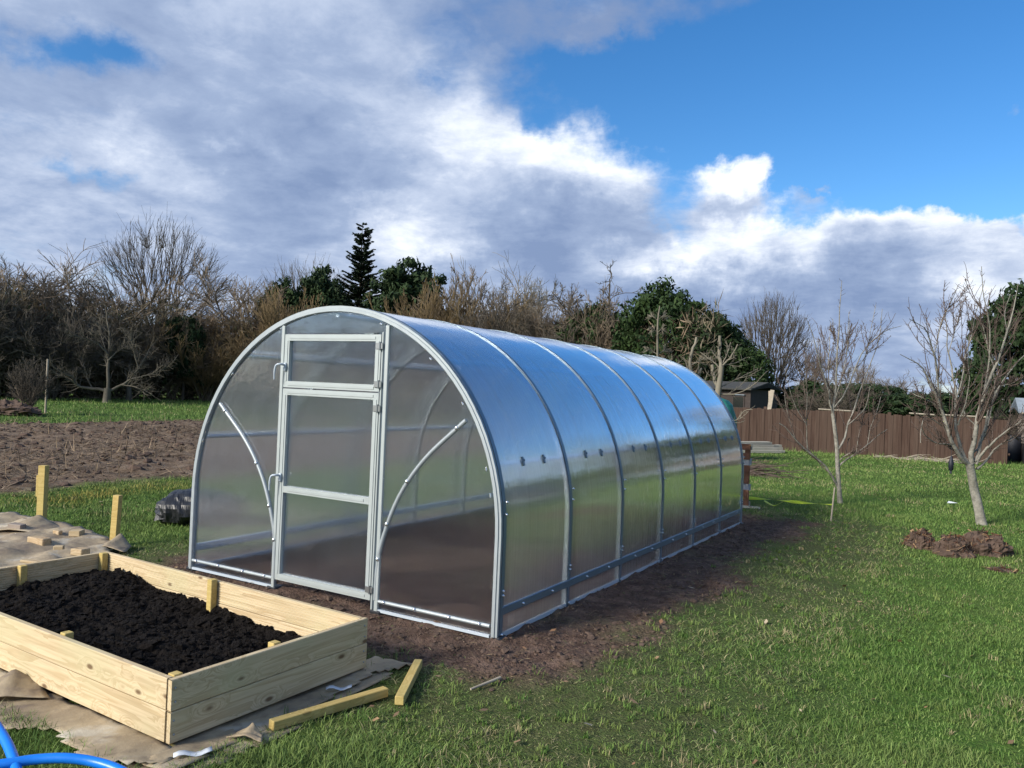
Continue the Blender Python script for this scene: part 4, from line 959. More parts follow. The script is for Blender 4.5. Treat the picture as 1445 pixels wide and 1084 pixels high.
limb_tree('fruit_tree', A1, [
    ([(1186, 712), (1184, 690), (1182, 660), (1181, 632), (1178, 605), (1175, 584)], .085, .062, .0),
    ([(1183, 690), (1172, 668), (1158, 652), (1140, 637), (1124, 621), (1110, 605), (1099, 597)], .042, .012, -.4),
    ([(1140, 637), (1138, 610), (1137, 597), (1122, 572), (1113, 545), (1108, 520)], .016, .004, -.4),
    ([(1122, 620), (1116, 598), (1109, 572), (1107, 548)], .012, .004, -.2),
    ([(1139, 634), (1138, 590), (1139, 560), (1137, 520), (1139, 480)], .013, .003, -.5),
    ([(1184, 658), (1192, 650), (1206, 641), (1224, 628), (1240, 614), (1252, 606)], .034, .010, .3),
    ([(1184, 650), (1198, 640), (1212, 638)], .018, .006, -.2),
    ([(1224, 628), (1228, 605), (1236, 585), (1243, 560)], .010, .003, .3),
    ([(1208, 640), (1211, 618), (1216, 596), (1220, 575)], .009, .003, .2),
    ([(1183, 634), (1192, 618), (1196, 600), (1204, 580), (1210, 560), (1220, 535), (1232, 505), (1243, 470), (1245, 436)], .040, .004, .5),
    ([(1196, 600), (1208, 590), (1222, 573), (1228, 545)], .018, .004, .1),
    ([(1175, 586), (1178, 560), (1180, 530), (1182, 500), (1184, 465), (1186, 430), (1188, 396)], .046, .004, -.1),
    ([(1175, 584), (1171, 566), (1168, 548), (1160, 522), (1152, 495), (1146, 470), (1137, 448)], .036, .004, -.5),
    ([(1177, 575), (1192, 556), (1204, 528), (1212, 505), (1232, 480), (1252, 466), (1272, 460)], .030, .003, .5),
    ([(1178, 566), (1186, 540), (1192, 515), (1197, 480), (1199, 450)], .020, .003, -.4),
    ([(1171, 566), (1170, 540), (1169, 515), (1171, 480), (1172, 455)], .020, .003, .4),
    ([(1181, 520), (1188, 500), (1196, 470), (1198, 440)], .012, .003, .5),
    ([(1168, 548), (1160, 535), (1156, 510), (1154, 480)], .012, .003, .2),
    ([(1206, 525), (1222, 500), (1228, 470), (1236, 430)], .010, .003, .2),
    ([(1182, 500), (1178, 480), (1175, 450)], .008, .003, .1)],
    M['bark_grey'], 'leafless fruit tree on the lawn with low spreading side limbs', 401, (12, .10), .0038, second=5, slim=.46, crown_m=M['bark_twig'])
A2 = gpt(1383, 740)[:2]
limb_tree('fruit_tree', A2, [
    ([(1386, 742), (1381, 718), (1375, 692), (1371, 670), (1368, 654)], .135, .115, .0),
    ([(1368, 656), (1356, 645), (1346, 630), (1336, 605), (1330, 580), (1323, 560), (1314, 545), (1305, 525), (1290, 510), (1270, 500)], .070, .005, -.5),
    ([(1336, 605), (1330, 580), (1325, 555), (1322, 525), (1318, 500), (1312, 480), (1305, 462), (1283, 450)], .042, .004, -.8),
    ([(1366, 655), (1356, 635), (1350, 610), (1348, 585), (1348, 555), (1345, 530), (1338, 500), (1335, 470), (1332, 430)], .055, .004, .5),
    ([(1371, 655), (1373, 630), (1376, 600), (1384, 570), (1394, 545), (1404, 520), (1414, 490), (1424, 460), (1432, 428), (1437, 400)], .078, .005, -.3),
    ([(1384, 570), (1390, 540), (1396, 505), (1398, 470), (1393, 440), (1388, 415), (1385, 376)], .030, .003, -.5),
    ([(1376, 652), (1384, 625), (1390, 600), (1400, 572), (1412, 545), (1428, 520), (1445, 500), (1462, 480)], .055, .006, .5),
    ([(1378, 655), (1388, 638), (1404, 620), (1424, 606), (1446, 592), (1470, 580)], .042, .008, -.4),
    ([(1378, 662), (1390, 652), (1402, 635), (1420, 622), (1444, 608), (1470, 600)], .036, .007, .2),
    ([(1404, 620), (1420, 612), (1438, 618), (1455, 616)], .014, .005, .1),
    ([(1360, 648), (1350, 636), (1340, 627), (1328, 627), (1315, 622), (1304, 612), (1300, 600)], .028, .005, -.5),
    ([(1336, 605), (1322, 596), (1308, 588), (1300, 600), (1299, 625)], .018, .003, -.4),
    ([(1372, 640), (1382, 630), (1394, 600), (1398, 580), (1404, 550), (1402, 520), (1400, 500)], .030, .004, .8),
    ([(1330, 580), (1318, 570), (1302, 562), (1290, 556), (1275, 550)], .024, .004, -.1),
    ([(1348, 565), (1358, 535), (1362, 500), (1372, 470), (1378, 440), (1390, 395)], .026, .003, .3),
    ([(1338, 500), (1345, 475), (1352, 450), (1358, 425)], .012, .003, .5),
    ([(1318, 500), (1324, 475), (1330, 450), (1345, 420), (1352, 402)], .014, .003, -.2),
    ([(1352, 600), (1362, 570), (1368, 540), (1366, 505), (1368, 470)], .022, .003, -.6),
    ([(1404, 520), (1396, 500), (1390, 470), (1384, 452), (1382, 425)], .013, .003, .2),
    ([(1412, 545), (1430, 540), (1450, 528)], .018, .005, -.2),
    ([(1414, 490), (1420, 465), (1418, 440), (1426, 415)], .010, .003, .4),
    ([(1376, 600), (1362, 585), (1356, 560), (1350, 545)], .018, .004, .3)],
    M['bark_grey'], 'leafless fruit tree nearest the right edge with whitish forked limbs', 431, (12, .11), .0038, second=7, slim=.48, crown_m=M['bark_twig'])
A3 = bearing(1012, 19)
limb_tree('pollarded_tree', A3, [
    ([(1010, 640), (1012, 590), (1013, 556), (1016, 535), (1018, 517)], .10, .075, 0),
    ([(1017, 520), (1016, 500), (1016, 474)], .055, .045, .1), ([(1013, 548), (1007, 532), (1005, 515)], .05, .045, .1),
    ([(1018, 518), (1030, 505), (1041, 486)], .03, .018, -.1), ([(1017, 520), (1003, 508), (988, 497)], .022, .010, .2),
    ([(1020, 512), (1026, 500), (1031, 483)], .018, .010, .1), ([(1018, 516), (1038, 512), (1052, 505)], .016, .006, .1),
    ([(1012, 556), (1030, 557), (1046, 553), (1064, 543), (1079, 527)], .022, .006, -.3), ([(1014, 548), (1030, 540), (1050, 530), (1070, 520)], .016, .004, .3),
    ([(1010, 600), (990, 560), (974, 520), (979, 495), (983, 476)], .06, .035, .2), ([(976, 515), (990, 508), (998, 500)], .014, .006, 0), ([(1000, 580), (985, 540), (990, 520)], .04, .03, .3),
    ([(1012, 590), (1035, 596), (1050, 580), (1062, 578)], .018, .006, -.3)],
    M['bark_pale'], 'hard pruned tree with sawn off limbs behind the greenhouse', 461, (4, .2), .006, second=2, slim=.8)
A4 = bearing(928, 30)
limb_tree('young_conifer', A4, [
    ([(928, 700), (928, 600), (928, 520), (928, 460), (931, 432)], .07, .02, 0)] +
    [([(928, y), (928+s*w*.6, y-6), (928+s*w, y-2)], .014, .004, dr) for y, w, dr in ((452, 14, .2), (470, 10, -.2), (500, 20, .4), (515, 26, -.4), (525, 30, .5), (540, 34, -.5)) for s in (-1, 1)],
    M['bark_pale'], 'thin young conifer with a bare top behind the roof', 481, (8, .3), .01, second=2, crown_m=M['bark_pale'])
A5 = bearing(150, 47)
limb_tree('old_fruit_tree', A5, [
    ([(150, 578), (151, 560), (152, 548)], .42, .34, 0),
    ([(152, 552), (153, 530), (152, 505), (155, 480), (150, 450), (148, 430)], .20, .03, .5),
    ([(150, 552), (130, 548), (112, 546), (104, 538), (100, 530), (85, 524), (72, 512), (70, 500)], .18, .03, -1.5),
    ([(104, 538), (95, 532), (78, 526), (55, 505), (30, 495), (10, 500)], .09, .03, -1),
    ([(153, 552), (170, 543), (185, 535), (195, 520), (208, 500), (216, 485)], .17, .03, 1.5),
    ([(185, 535), (205, 530), (222, 525), (240, 515), (252, 500)], .08, .02, 1),
    ([(170, 543), (190, 546), (205, 552), (214, 556)], .06, .02, -1),
    ([(152, 510), (165, 496), (180, 488), (200, 470)], .09, .02, 1), ([(152, 500), (138, 485), (120, 478), (100, 470), (92, 455)], .09, .02, -1.5),
    ([(130, 548), (122, 530), (115, 505), (110, 480)], .07, .02, .5), ([(195, 520), (190, 500), (185, 475), (188, 455)], .06, .02, -.5),
    ([(85, 524), (70, 515), (45, 520), (25, 530)], .05, .015, 1), ([(152, 505), (145, 480), (140, 460), (143, 440)], .06, .015, 1)],
    M['bark_old'], 'old spreading fruit tree with low crooked limbs beyond the field', 491, (6, 1.1), .012, second=8, dd=2, slim=.5)
A6 = bearing(180, 52)
limb_tree('old_fruit_tree', A6, [([(182, 566), (182, 555), (181, 540)], .28, .22, 0), ([(181, 545), (175, 520), (165, 495)], .1, .02, 1), ([(181, 545), (200, 515), (225, 490)], .1, .02, -1), ([(181, 542), (184, 510), (190, 480)], .1, .02, .5)],
    M['bark_old'], 'short pale trunked tree just behind the old spreading fruit tree', 499, (8, .7), .014, second=7, slim=.6)
# young shrub and canes at the far left
g = bearing(42, 33); plant(bush1, g, 2.05, .68, .4, 'young dark twiggy shrub beside the pale cane on the left', 'shrub', cm=M['bark_dark'])
g = gpt(64, 583); tag(MB().tube([(g[0], g[1], -.1), (g[0]+.05, g[1]-.03, 2.0)], .035, 7).build('garden_cane', M['post_pale'], None, True), 'tall pale cane standing beside the young shrub on the left', 'cane')
heap('soil_heap', gpt(4, 585), (1.4, .8, .45), 'low brown mound by the young shrub at the far left', 371, 200)

# ------------------------------------------------------------------ fence, sheds and things by it
fence = empty('board_fence', (-9, 22.6, 0), 0, 'long brown stained featheredge board fence across the back of the lawn', 'fence')
rng = np.random.default_rng(8)
board_v = [MB().prism([(-.009+.006*k, 0), (.009, 0), (.009, 1), (-.009+.006*k, 1)], -.064, .064).mesh('board') for k in (0, 1)]
FX0, FX1 = -9.0, 3.42
x = FX0; i = 0
while x < FX1-.06:
    yy = 22.35+(x+4)*.19 if x < 0 else 23.12+(x)*.12
    o = obj('board', board_v[i % 2], M['fence'], fence, (x+9, yy-22.6+(i % 2)*.010, -.02), (rng.normal(0, .006), rng.normal(0, .004), math.atan2(.19 if x < 0 else .12, 1))); o.scale = (1, 1, 1.36+rng.normal(0, .014)+.015*math.sin(i//15*2.1))
    x += .118; i += 1
def fy(x): return (22.35+(x+4)*.19 if x < 0 else 23.12+x*.12)
for x in np.arange(-9, 3.5, 1.83):
    MB().box((-.05, .02, 0), (.05, .12, 1.40), .006).build('post', M['fence'], fence, False, (x+9, fy(x)-22.6, 0))
for z in (.3, 1.05):
    for x0, x1 in ((-9, -.02), (.02, 3.4)):
        b = MB(); P = [(x0+9, fy(x0)-22.6+.05, z), (x1+9, fy(x1)-22.6+.05, z)]; b.tube(P, .035, 4).build('rail', M['fence'], fence)
for x0, x1 in ((-1.9, -.9), (.7, 1.4), (1.55, 2.9)):
    MB().tube([(x0+9, fy(x0)-22.6, 1.40), (x1+9, fy(x1)-22.6, 1.385)], .022, 5).build('cap_strip', M['post_pale'], fence)
g = gpt(1259, 644); tag(MB().box((-.05, -.04, -.1), (.05, .04, 1.24), .004).build('leaning_post', M['post_pale'], None, False, (g[0], g[1]-.2, 0), (0, R_(4.5), 0)), 'pale weathered post leaning against the brown fence', 'post')
g = bearing(1086, 29.5); pb = MB().box((-.07, -.03, 0), (.07, .03, 2.0), .004); tag(pb.build('broken_post', M['post_pale'], None, False, (g[0]-.15, g[1], 0), (0, R_(7), 0)), 'pale split post sticking up behind the fence', 'post')
tag(MB().box((-.045, -.03, 0), (.045, .03, 1.95), .004).build('broken_post', M['post_pale'], None, False, (g[0]+.05, g[1]+.1, 0), (0, R_(-2), 0)), 'thin upright pale post crossing the split post behind the fence', 'post')

# dark shed behind the fence
g = bearing(1040, 34)
sh = empty('garden_shed', (g[0], g[1], 0), R_(-18), 'dark brown garden shed beyond the fence under the evergreens', 'shed')
for k in range(15): MB().box((-1.6, -1.0, .1+k*.125), (1.25, -.975+.006*(k % 2), .1+k*.125+.120)).build('wall_board', M['shed_dark'], sh)
MB().box((-1.6, -.97, 0), (1.25, 1.0, 2.0)).build('wall', M['shed_dark'], sh)
rf = MB().prism([(-1.25, 1.98), (-1.25, 2.03), (0, 2.33), (1.25, 2.03), (1.25, 1.98), (0, 2.28)], -1.75, 1.42).build('roof', M['felt_dark'], sh)
wf = MB().box((.45, -1.03, 1.25), (1.0, -1.005, 1.75), .005).build('window', M['shed_dark'], sh); MB().box((.5, -1.04, 1.3), (.95, -1.031, 1.7)).build('pane', M['glass_dark'], wf)
MB().box((.42, -1.10, 1.77), (1.03, -1.0, 1.80)).build('window_hood', M['felt'], sh)
# small shed at the right edge
g = gpt(1434, 656)
s2 = empty('garden_shed', (g[0]+.1, g[1]+.3, 0), R_(6), 'weathered grey shed with felt roof at the right picture edge', 'shed')
for k in range(9): MB().box((.12, -.03+.008*(k % 2), .62+k*.105), (2.4, .0, .62+k*.105+.1)).build('wall_board', M['shed_wood'], s2)
MB().box((.14, 0, .62), (2.4, 1.6, 1.56)).build('wall', M['shed_wood'], s2)
MB().prism([(-.18, 1.55), (-.18, 1.59), (.6, 2.02), (1.8, 1.6), (1.8, 1.56), (.6, 1.98)], -.1, 2.6).build('roof', M['felt'], s2)
MB().box((-.04, -.22, 1.535), (2.6, -.17, 1.575)).build('fascia', M['post_pale'], s2)
MB().box((.16, .05, .0), (2.4, 1.5, .61)).build('dark_base', M['shed_dark'], s2)  # dark block below the shed wall
bb = gpt(1431, 652); tag(MB().tube([(0, 0, 0), (0, 0, .1), (0, 0, .8), (0, 0, .86)], [.22, .26, .27, .22], 16).build('water_butt', M['navy'], None, True, (bb[0]-.05, bb[1]-.15, 0)), 'dark navy water barrel beside the shed at the right edge', 'barrel')

# green cover behind the greenhouse
g = bearing(1012, 21.5); V = []; nu, nv = 20, 12
for j in range(nv):
    f = j/(nv-1); 
    for i in range(nu):
        a = 2*math.pi*i/nu; s = lambda c: math.copysign(abs(c)**.55, c); th = f*math.pi/2; rr = math.cos(th)**.35 if j < nv-1 else .02
        V.append((.55*s(math.cos(a))*rr, .5*s(math.sin(a))*rr, 1.68*f**.8 if f < 1 else 1.7))
V = np.array(V); V += (fbm(V*3, 3, 611)[:, None]-.5)*.16; I = np.arange(nu*nv).reshape(nv, nu); J = np.roll(I, -1, 1)
tag(obj('covered_stack', mesh('covered_stack', V, np.stack([I[:-1], J[:-1], J[1:], I[1:]], -1).reshape(-1, 4), False), M['tarp'], None, (g[0], g[1], 0)), 'tall bundle wrapped in a teal green cover behind the greenhouse', 'cover')

# pallet on edge behind the greenhouse
g = gpt(1053, 716); pl = empty('wooden_pallet', (g[0], g[1], 0), 0, 'wooden pallet standing on edge behind the far corner of the greenhouse', 'pallet')
for k, z in enumerate((.04, .22, .40, .58, .76, .90)):
    MB().box((-1.0, -.068, z-.045), (.04, -.046, z+.045), .002).build('slat', M['pallet_brown'], pl)
for z in (.30, .68): MB().box((-.06, -.044, z-.05), (.038, .05, z+.045), .003).build('block', M['pallet_grey'], pl)
for z0, z1 in ((.02, .24), (.36, .62), (.74, .93)): MB().box((-.04, -.044, z0), (.030, .02, z1), .002).build('board', M['pallet_brown'], pl)
for z in (.04, .30, .68, .90): MB().box((-1.0, .052, z-.045), (.04, .072, z+.045), .002).build('slat', M['wood_pale'], pl)
MB().box((-.10, -.12, -.005), (.22, -.06, .035), .003).build('loose_slat', M['wood_pale'], pl)
# pale planks by the fence
rng = np.random.default_rng(33)
for lay in range(4):
    for k in range(3-(lay > 2)):
        a = gpt(1030, 645); b = gpt(1094, 641-lay*.2); a = np.array([a[0]-1.2, a[1]+.6+k*.19]); b = np.array([b[0]-.1*lay+rng.normal(0, .08), b[1]+.5+k*.19])
        beam('plank', a, b, .17, .075, M['wood_pale'], 'long pale plank in the low stack in front of the fence', 'plank', 'pale planks stacked by the fence', .05+lay*.078)
# brush pile
def twigs(n, ext, hgt, L, rr, seed):
    r = np.random.default_rng(seed); st = np.column_stack([r.normal(0, ext[0], n), r.normal(0, ext[1], n), r.random(n)*hgt]); a = r.normal(.3, .5, n); d = np.column_stack([np.cos(a), np.sin(a)*.6, r.normal(0, .12, n)])
    P, R0 = poly(r, st-d*L*.5, d, r.uniform(.5, 1.2, n)*L, np.full(n, rr), np.full(n, rr*.4), 5, .12, 0); P[..., 2] = np.maximum(P[..., 2], .01); return combine([(P, R0)], [4])
g = gpt(1078, 672); V, Q = twigs(90, (.45, .22), .22, 1.0, .010, 641)
tag(obj('brush_pile', mesh('brush_pile', V, Q), M['bark_twig'], None, (g[0]-.3, g[1], 0)), 'low grey pile of cut twigs on the lawn behind the greenhouse', 'brush pile')
g = gpt(1305, 650); V, Q = twigs(60, (.5, .12), .06, .7, .012, 651)
tag(obj('twig_scatter', mesh('twig_scatter', V, Q), M['post_pale'], None, (g[0], g[1]-.1, 0)), 'scatter of dry pale twigs at the foot of the fence', 'twigs')
# yellow strap
pts = [gpt(1045, 703, .06), gpt(1075, 705, .08), gpt(1110, 708, .09), (gpt(1140, 711, .10)), gpt(1176, 713, .12)]
P = spline(pts, 24); V = []
for i, p in enumerate(P): tw = .6*math.sin(i*.55); V += [p+np.array([0, -.022*math.cos(tw), -.022*math.sin(tw)-.0]), p+np.array([0, .022*math.cos(tw), .022*math.sin(tw)+.02])]
Q = [[2*i, 2*i+2, 2*i+3, 2*i+1] for i in range(23)]
yt = obj('barrier_tape', mesh('barrier_tape', np.array(V), np.array(Q), True), M['tape']); s = yt.modifiers.new('thickness', 'SOLIDIFY'); s.thickness = .0015
tag(yt, 'bright yellow green tape stretched low across the lawn to a cane', 'tape')
pts = [gpt(1078, 707, .03), gpt(1086, 712, .02), gpt(1093, 714, .02), gpt(1104, 709, .04)]; P = spline(pts, 12); V = []
for p in P: V += [p+np.array([0, -.02, 0]), p+np.array([.01, .02, .012])]
ye = obj('tape_end', mesh('tape_end', np.array(V), np.array([[2*i, 2*i+2, 2*i+3, 2*i+1] for i in range(11)]), True), M['tape'], yt); s = ye.modifiers.new('thickness', 'SOLIDIFY'); s.thickness = .0015
g = gpt(1172, 737); tag(MB().tube([(g[0], g[1], -.05), (g[0]+.035, g[1], .47)], .011, 7).build('garden_cane', M['post_pale'], None, True), 'thin short cane at the end of the yellow tape', 'cane')
# hanging feeder on the right fruit tree
fd0 = dpt(1342, 657, A2, -.5); fr_ = empty('bird_feeder', tuple(fd0), 0, 'small dark hanging feeder below the left limbs of the right fruit tree', 'bird feeder')
MB().tube([(0, 0, -.07), (0, 0, -.06), (0, 0, .04), (0, 0, .09), (0, 0, .13)], [.012, .030, .034, .02, .006], 10).build('tube', M['navy'], fr_, True); MB().tube([(0, 0, .12), (0, 0, .36)], .003, 5).build('cord', M['navy'], fr_)
MB().box((-.012, -.012, -.11), (.012, .012, -.07), .003).build('tail', M['navy'], fr_)
g = gpt(1344, 713); o = tag(obj('paper_scrap', mesh('paper_scrap', np.array([(-.08, -.03, .03), (.07, -.04, .05), (.09, .03, .04), (-.06, .04, .06)]), np.array([[0, 1, 2, 3]])), M['paper'], None, (g[0], g[1], 0)), 'white paper scrap lying on grass left of the right fruit tree', 'paper'); s = o.modifiers.new('thickness', 'SOLIDIFY'); s.thickness = .002

# ------------------------------------------------------------------ grass, stalks, clods
def in_rect(x, y, x0, x1, y0, y1): return (x > x0) & (x < x1) & (y > y0) & (y < y1)
def bed_xy(x, y):
    dx, dy = x-BA[0], y-BA[1]; return dx*bu[0]+dy*bu[1], dx*bv[0]+dy*bv[1]
def card_cover(x, y):
    s, t = bed_xy(x, y)
    return ((s > -.14) & (s < BLn+.05) & (t > -.18) & (t < BWd)) | in_rect(x, y, -9.5, -3.0, -2.7, .1) & (y < .25-.0*x) & ~((x > -4.1) & (y > -.9+(-x-3.0)*.9))
def blades(N, r0, r1, hsc, wsc, seed, tri):
    r = np.random.default_rng(seed); rad = np.exp(r.uniform(math.log(r0), math.log(r1), N)); a = YAW+r.uniform(-R_(43), R_(43), N)
    x = CAM[0]+rad*np.sin(a); y = CAM[1]+rad*np.cos(a); p2 = np.stack([x, y], -1)
    mdm, wnm, fdm = mud_mask(x, y), worn_mask(x, y), field_mask(x, y)
    bare = sstep(fbm(p2*2.6, 4, 713), .60, .74)
    keep = (r.random(N) > np.clip(mdm*1.01+wnm*.15+bare*.55, 0, .985)) & (fdm < r.uniform(.1, .6, N)) & ~in_rect(x, y, -3.02, .02, 0, 6) & ~card_cover(x, y)
    x, y, rad = x[keep], y[keep], rad[keep]; p2 = p2[keep]; wnm, mdm = wnm[keep], mdm[keep]; n = len(x)
    tuft = fbm(p2*1.7, 4, 701); tuft2 = fbm(p2*5.5, 3, 705); sc = .55+.9*sstep(tuft*.6+tuft2*.4, .38, .66)
    h = hsc*sc*r.uniform(.5, 1.35, n)*(1-.1*wnm); w = wsc*np.maximum(1, rad/4.2)*r.uniform(.7, 1.3, n)
    z = ground_z(x, y)-.004; b = np.column_stack([x, y, z]); az = r.uniform(0, 2*np.pi, n); ln = np.minimum(r.uniform(.15, 1.2, n)+.75*wnm, 1.75)
    d = np.column_stack([np.cos(az)*np.sin(ln*.8), np.sin(az)*np.sin(ln*.8), np.cos(ln*.8)]); fa = r.uniform(0, 2*np.pi, n); e = np.column_stack([np.cos(fa), np.sin(fa), np.zeros(n)])*w[:, None]
    hue = fbm(p2*.9, 4, 721); dry = np.clip(r.random(n)*.90+wnm*.28+sstep(fbm(p2*1.3, 4, 727), .5, .68)*.32, 0, 1.5)
    g1, g2, g3 = np.array([.082, .155, .034]), np.array([.160, .220, .064]), np.array([.34, .30, .165])
    tt = np.clip(hue*1.4-.2+r.normal(0, .25, n), 0, 1)[:, None]; cc = (g1*(1-tt)+g2*tt)*r.uniform(.7, 1.5, (n, 1)); cc = cc*(1-.18*sstep(tuft2, .3, .6)[:, None]+.05)
    dd = sstep(dry, .80, 1.05)[:, None]; cc = cc*(1-dd)+g3*dd*r.uniform(.5, 1.1, (n, 1))
    ym = np.exp(-((x+7.2)/.55)**2)[:, None]*sstep(fbm(p2*1.5, 3, 733), .3, .6)[:, None]; cc = cc*(1-ym)+np.array([.26, .23, .06])*ym*r.uniform(.6, 1.3, (n, 1))
    if tri:
        V = np.stack([b-e, b+e, b+d*h[:, None]], 1).reshape(-1, 3); F = [np.arange(3*n).reshape(-1, 3)]; cr = np.repeat(cc, 3, 0)
    else:
        m = b+d*(h*.55)[:, None]; tip = b+d*(h*.9)[:, None]+np.column_stack([np.cos(az), np.sin(az), -.35*np.ones(n)])*(h*.30*ln)[:, None]
        V = np.stack([b-e, b+e, m+e*.75, m-e*.75, tip], 1).reshape(-1, 3); k = np.arange(n)[:, None]*5
        F = [k+np.array([[0, 1, 2, 3]]), k+np.array([[3, 2, 4]])]; cr = np.repeat(cc, 5, 0)
    return V, F, cr
V, F, cc = blades(270000, 1.9, 7.5, .043, .0017, 731, False)
tag(obj('lawn_grass', mesh('lawn_grass', V, F, False, col=cc), M['grass']), 'short green lawn grass in the foreground', 'grass', kind='stuff')
V, F, cc = blades(360000, 6.5, 30, .048, .0019, 741, True)
tag(obj('lawn_grass', mesh('lawn_grass', V, F, False, col=cc), M['grass']), 'green lawn grass further back beyond the greenhouse', 'grass', kind='stuff')

V, F, cc = blades(70000, 26, 64, .13, .0016, 743, True)
tag(obj('far_grass', mesh('far_grass', V, F, False, col=cc), M['grass']), 'bright green grass strip beyond the ploughed field', 'grass', kind='stuff')
def tufts(N, seed):
    r = np.random.default_rng(seed); rad = np.exp(r.uniform(math.log(2.0), math.log(13), N)); a = YAW+r.uniform(-R_(43), R_(43), N); x = CAM[0]+rad*np.sin(a); y = CAM[1]+rad*np.cos(a)
    s_, t_ = bed_xy(x, y)
    k = (r.random(N) > mud_mask(x, y)*1.02) & (field_mask(x, y) < .2) & ~in_rect(x, y, -3.1, .1, -.1, 6) & ~card_cover(x, y); x, y, rad = x[k], y[k], rad[k]; n = len(x); B = 20
    sz = r.gamma(3, .33, n); X = np.repeat(x, B)+r.normal(0, .016, n*B)*np.repeat(sz, B); Y = np.repeat(y, B)+r.normal(0, .016, n*B)*np.repeat(sz, B); m = n*B
    az = r.uniform(0, 6.28, m); ln = np.abs(r.normal(.25, .45, m)); h = np.repeat(.030+.018*sz, B)*r.uniform(.5, 1.2, m); w = .0019*np.maximum(1, np.repeat(rad, B)/4.5)*r.uniform(.7, 1.3, m)
    b = np.column_stack([X, Y, ground_z(X, Y)-.004]); d = np.column_stack([np.cos(az)*np.sin(ln), np.sin(az)*np.sin(ln), np.cos(ln)]); e = np.column_stack([-np.sin(az), np.cos(az), np.zeros(m)])*w[:, None]
    md_ = b+d*(h*.55)[:, None]; tip = b+d*(h*.85)[:, None]+np.column_stack([np.cos(az), np.sin(az), -.4*np.ones(m)])*(h*.35*(ln+.2))[:, None]
    V = np.stack([b-e, b+e, md_+e*.8, md_-e*.8, tip], 1).reshape(-1, 3); q = np.arange(m)[:, None]*5
    tone = np.repeat(r.random((n, 1)), B, 0); cc = np.array([[.070, .145, .028]])*(1-tone)+np.array([[.17, .225, .062]])*tone; straw = np.repeat(r.random((n, 1)) < .05, B, 0); cc = np.where(straw, np.array([[.30, .26, .14]]), cc)*r.uniform(.6, 1.3, (m, 1))
    return V, [q+np.array([[0, 1, 2, 3]]), q+np.array([[3, 2, 4]])], np.repeat(cc, 5, 0)
V, F, cc = tufts(3600, 737)
tag(obj('grass_tufts', mesh('grass_tufts', V, F, False, col=cc), M['grass']), 'taller tufts of grass dotted over the lawn', 'grass', kind='stuff')
r = np.random.default_rng(739); n = 220; rad = np.exp(r.uniform(math.log(2.2), math.log(14), n)); a = YAW+r.uniform(-.7, .75, n); x, y = CAM[0]+rad*np.sin(a), CAM[1]+rad*np.cos(a); k = ~in_rect(x, y, -3.1, .1, -.1, 6) & ~card_cover(x, y); x, y = x[k], y[k]; n = len(x)
az = r.uniform(0, 6.28, n); L = r.uniform(.010, .034, n)[:, None]; u_ = np.column_stack([np.cos(az), np.sin(az), r.normal(0, .35, n)])*L; v_ = np.column_stack([-np.sin(az), np.cos(az), r.normal(0, .35, n)])*L*.55; c_ = np.column_stack([x, y, ground_z(x, y)+.022])
V = np.stack([c_-u_, c_-v_, c_+u_, c_+v_], 1).reshape(-1, 3); pal = np.array([[.30, .19, .10], [.22, .12, .06], [.40, .33, .22], [.14, .09, .05]])[r.integers(0, 4, n)]
tag(obj('fallen_leaves', mesh('fallen_leaves', V, np.arange(4*n).reshape(-1, 4), False, col=np.repeat(pal, 4, 0)), M['leaf_dead']), 'small brown fallen leaves and bits scattered on the lawn', 'leaves', kind='stuff')
def stalks(N, seed):
    r = np.random.default_rng(seed); x = r.uniform(-22, -7.2, N); y = r.uniform(-7, 22, N); p2 = np.stack([x, y], -1); cl = fbm(p2*.5, 3, 751); k = (field_mask(x, y) > .3) & (cl+r.normal(0, .1, N) > .5); x, y = x[k], y[k]; n = len(x)
    up = r.random(n) < .03
    b = np.column_stack([x, y, ground_z(x, y)+.01]); az = r.uniform(0, 6.28, n); ln = np.where(up, r.uniform(.05, .6, n), r.uniform(1.2, 1.55, n)); h = np.where(up, r.uniform(.10, .42, n), r.uniform(.08, .35, n))
    d = np.column_stack([np.cos(az)*np.sin(ln), np.sin(az)*np.sin(ln), np.cos(ln)]); fa = r.uniform(0, 6.28, n); e = np.column_stack([np.cos(fa), np.sin(fa), .2*np.ones(n)])*r.uniform(.004, .014, n)[:, None]
    V = np.stack([b-e, b+e, b+d*h[:, None]], 1).reshape(-1, 3); cc = np.array([[.25, .19, .13]])*r.uniform(.3, 1.2, (n, 1)); return V, np.arange(3*n).reshape(-1, 3), np.repeat(cc, 3, 0)
V, F, cc = stalks(70000, 761)
tag(obj('dry_stalks', mesh('dry_stalks', V, F, False, col=cc), M['straw']), 'dry pale weed stalks strewn over the ploughed field', 'dry weeds', kind='stuff')
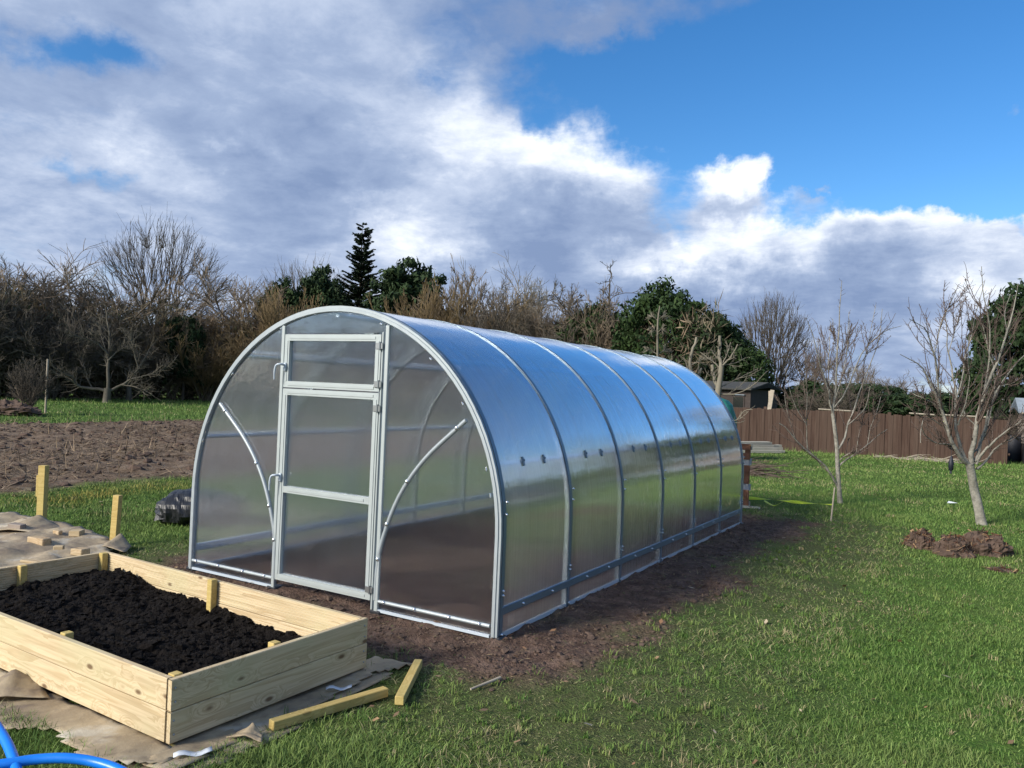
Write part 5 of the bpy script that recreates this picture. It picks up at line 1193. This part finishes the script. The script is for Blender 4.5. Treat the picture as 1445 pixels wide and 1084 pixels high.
def clods(x, y, s, seed, jit=.35):
    r = np.random.default_rng(seed); n = len(x); t = (1+5**.5)/2
    iv = np.array([(-1, t, 0), (1, t, 0), (-1, -t, 0), (1, -t, 0), (0, -1, t), (0, 1, t), (0, -1, -t), (0, 1, -t), (t, 0, -1), (t, 0, 1), (-t, 0, -1), (-t, 0, 1)])/1.9
    fi = np.array([(0, 11, 5), (0, 5, 1), (0, 1, 7), (0, 7, 10), (0, 10, 11), (1, 5, 9), (5, 11, 4), (11, 10, 2), (10, 7, 6), (7, 1, 8), (3, 9, 4), (3, 4, 2), (3, 2, 6), (3, 6, 8), (3, 8, 9), (4, 9, 5), (2, 4, 11), (6, 2, 10), (8, 6, 7), (9, 8, 1)])
    V = iv[None]*r.uniform(1-jit, 1+jit, (n, 12, 1))*s[:, None, None]*np.array([1, 1, .65])+np.column_stack([x, y, ground_z(x, y)])[:, None]
    return V.reshape(-1, 3), (np.arange(n)[:, None, None]*12+fi[None]).reshape(-1, 3)
r = np.random.default_rng(771); n = 7000; x, y = r.uniform(-22, -7.3, n), r.uniform(-6, 22, n); k = field_mask(x, y) > .6; x, y = x[k], y[k]
V, F = clods(x, y, r.gamma(2, .014, len(x))+.012, 772); tag(obj('soil_clods', mesh('soil_clods', V, F), M['clod']), 'lumps of dry soil on the ploughed field', 'soil clods', kind='stuff')
n = 26000; x, y = r.uniform(-3.2, 1.4, n), r.uniform(-1.2, 7, n); k = (mud_mask(x, y) > r.uniform(.05, .7, n)); x, y = x[k], y[k]
V, F = clods(x, y, r.gamma(1.4, .0042, len(x))+.003, 773); tag(obj('soil_crumbs', mesh('soil_crumbs', V, F), M['clod']), 'crumbs of wet soil on the bare ground round the greenhouse', 'soil crumbs', kind='stuff')
r = np.random.default_rng(781); n = 5200; x, y = r.uniform(-3.2, 1.3, n), r.uniform(-1.2, 7, n); k = (mud_mask(x, y) > .25) & ~in_rect(x, y, -3.0, 0, 0, 6) & ~card_cover(x, y); x, y = x[k], y[k]; n = len(x)
az = r.uniform(0, 6.28, n); ln = r.uniform(.02, .09, n); b = np.column_stack([x, y, ground_z(x, y)+.006]); d = np.column_stack([np.cos(az), np.sin(az), r.uniform(0, .5, n)])*ln[:, None]; e = np.column_stack([-np.sin(az), np.cos(az), np.zeros(n)])*r.uniform(.001, .0028, n)[:, None]
V = np.stack([b-e, b+d*.5+e, b+d+np.array([0, 0, -.004]), b+e], 1).reshape(-1, 3); cc = np.repeat(np.array([[.26, .20, .12]])*r.uniform(.4, 1.2, (n, 1)), 4, 0)
tag(obj('dead_grass', mesh('dead_grass', V, np.arange(4*n).reshape(-1, 4), False, col=cc), M['straw']), 'dead grass strands scattered over the bare soil round the greenhouse', 'dead grass', kind='stuff')
# compost crumbs on top of the bed
n = 5200; s0, t0 = r.uniform(.05, BLn-.05, n), r.uniform(.05, BWd-.05, n); ii = np.clip(((s0-s_[0])/(s_[1]-s_[0])).astype(int), 0, 299); jj = np.clip(((t0-t_[0])/(t_[1]-t_[0])).astype(int), 0, 139)
V, F = clods(np.zeros(n), np.zeros(n), r.gamma(1.6, .005, n)+.003, 774, .5); off = np.repeat(np.column_stack([s0*bu[0]+t0*bv[0]+BA[0], s0*bu[1]+t0*bv[1]+BA[1], hz[ii, jj]]), 12, 0)
V = V-np.repeat(np.column_stack([np.zeros((n, 2)), ground_z(np.zeros(n), np.zeros(n))]), 12, 0)+off
tag(obj('compost_crumbs', mesh('compost_crumbs', V, F), M['compost']), 'loose crumbs of black compost on the raised bed', 'compost', kind='stuff')
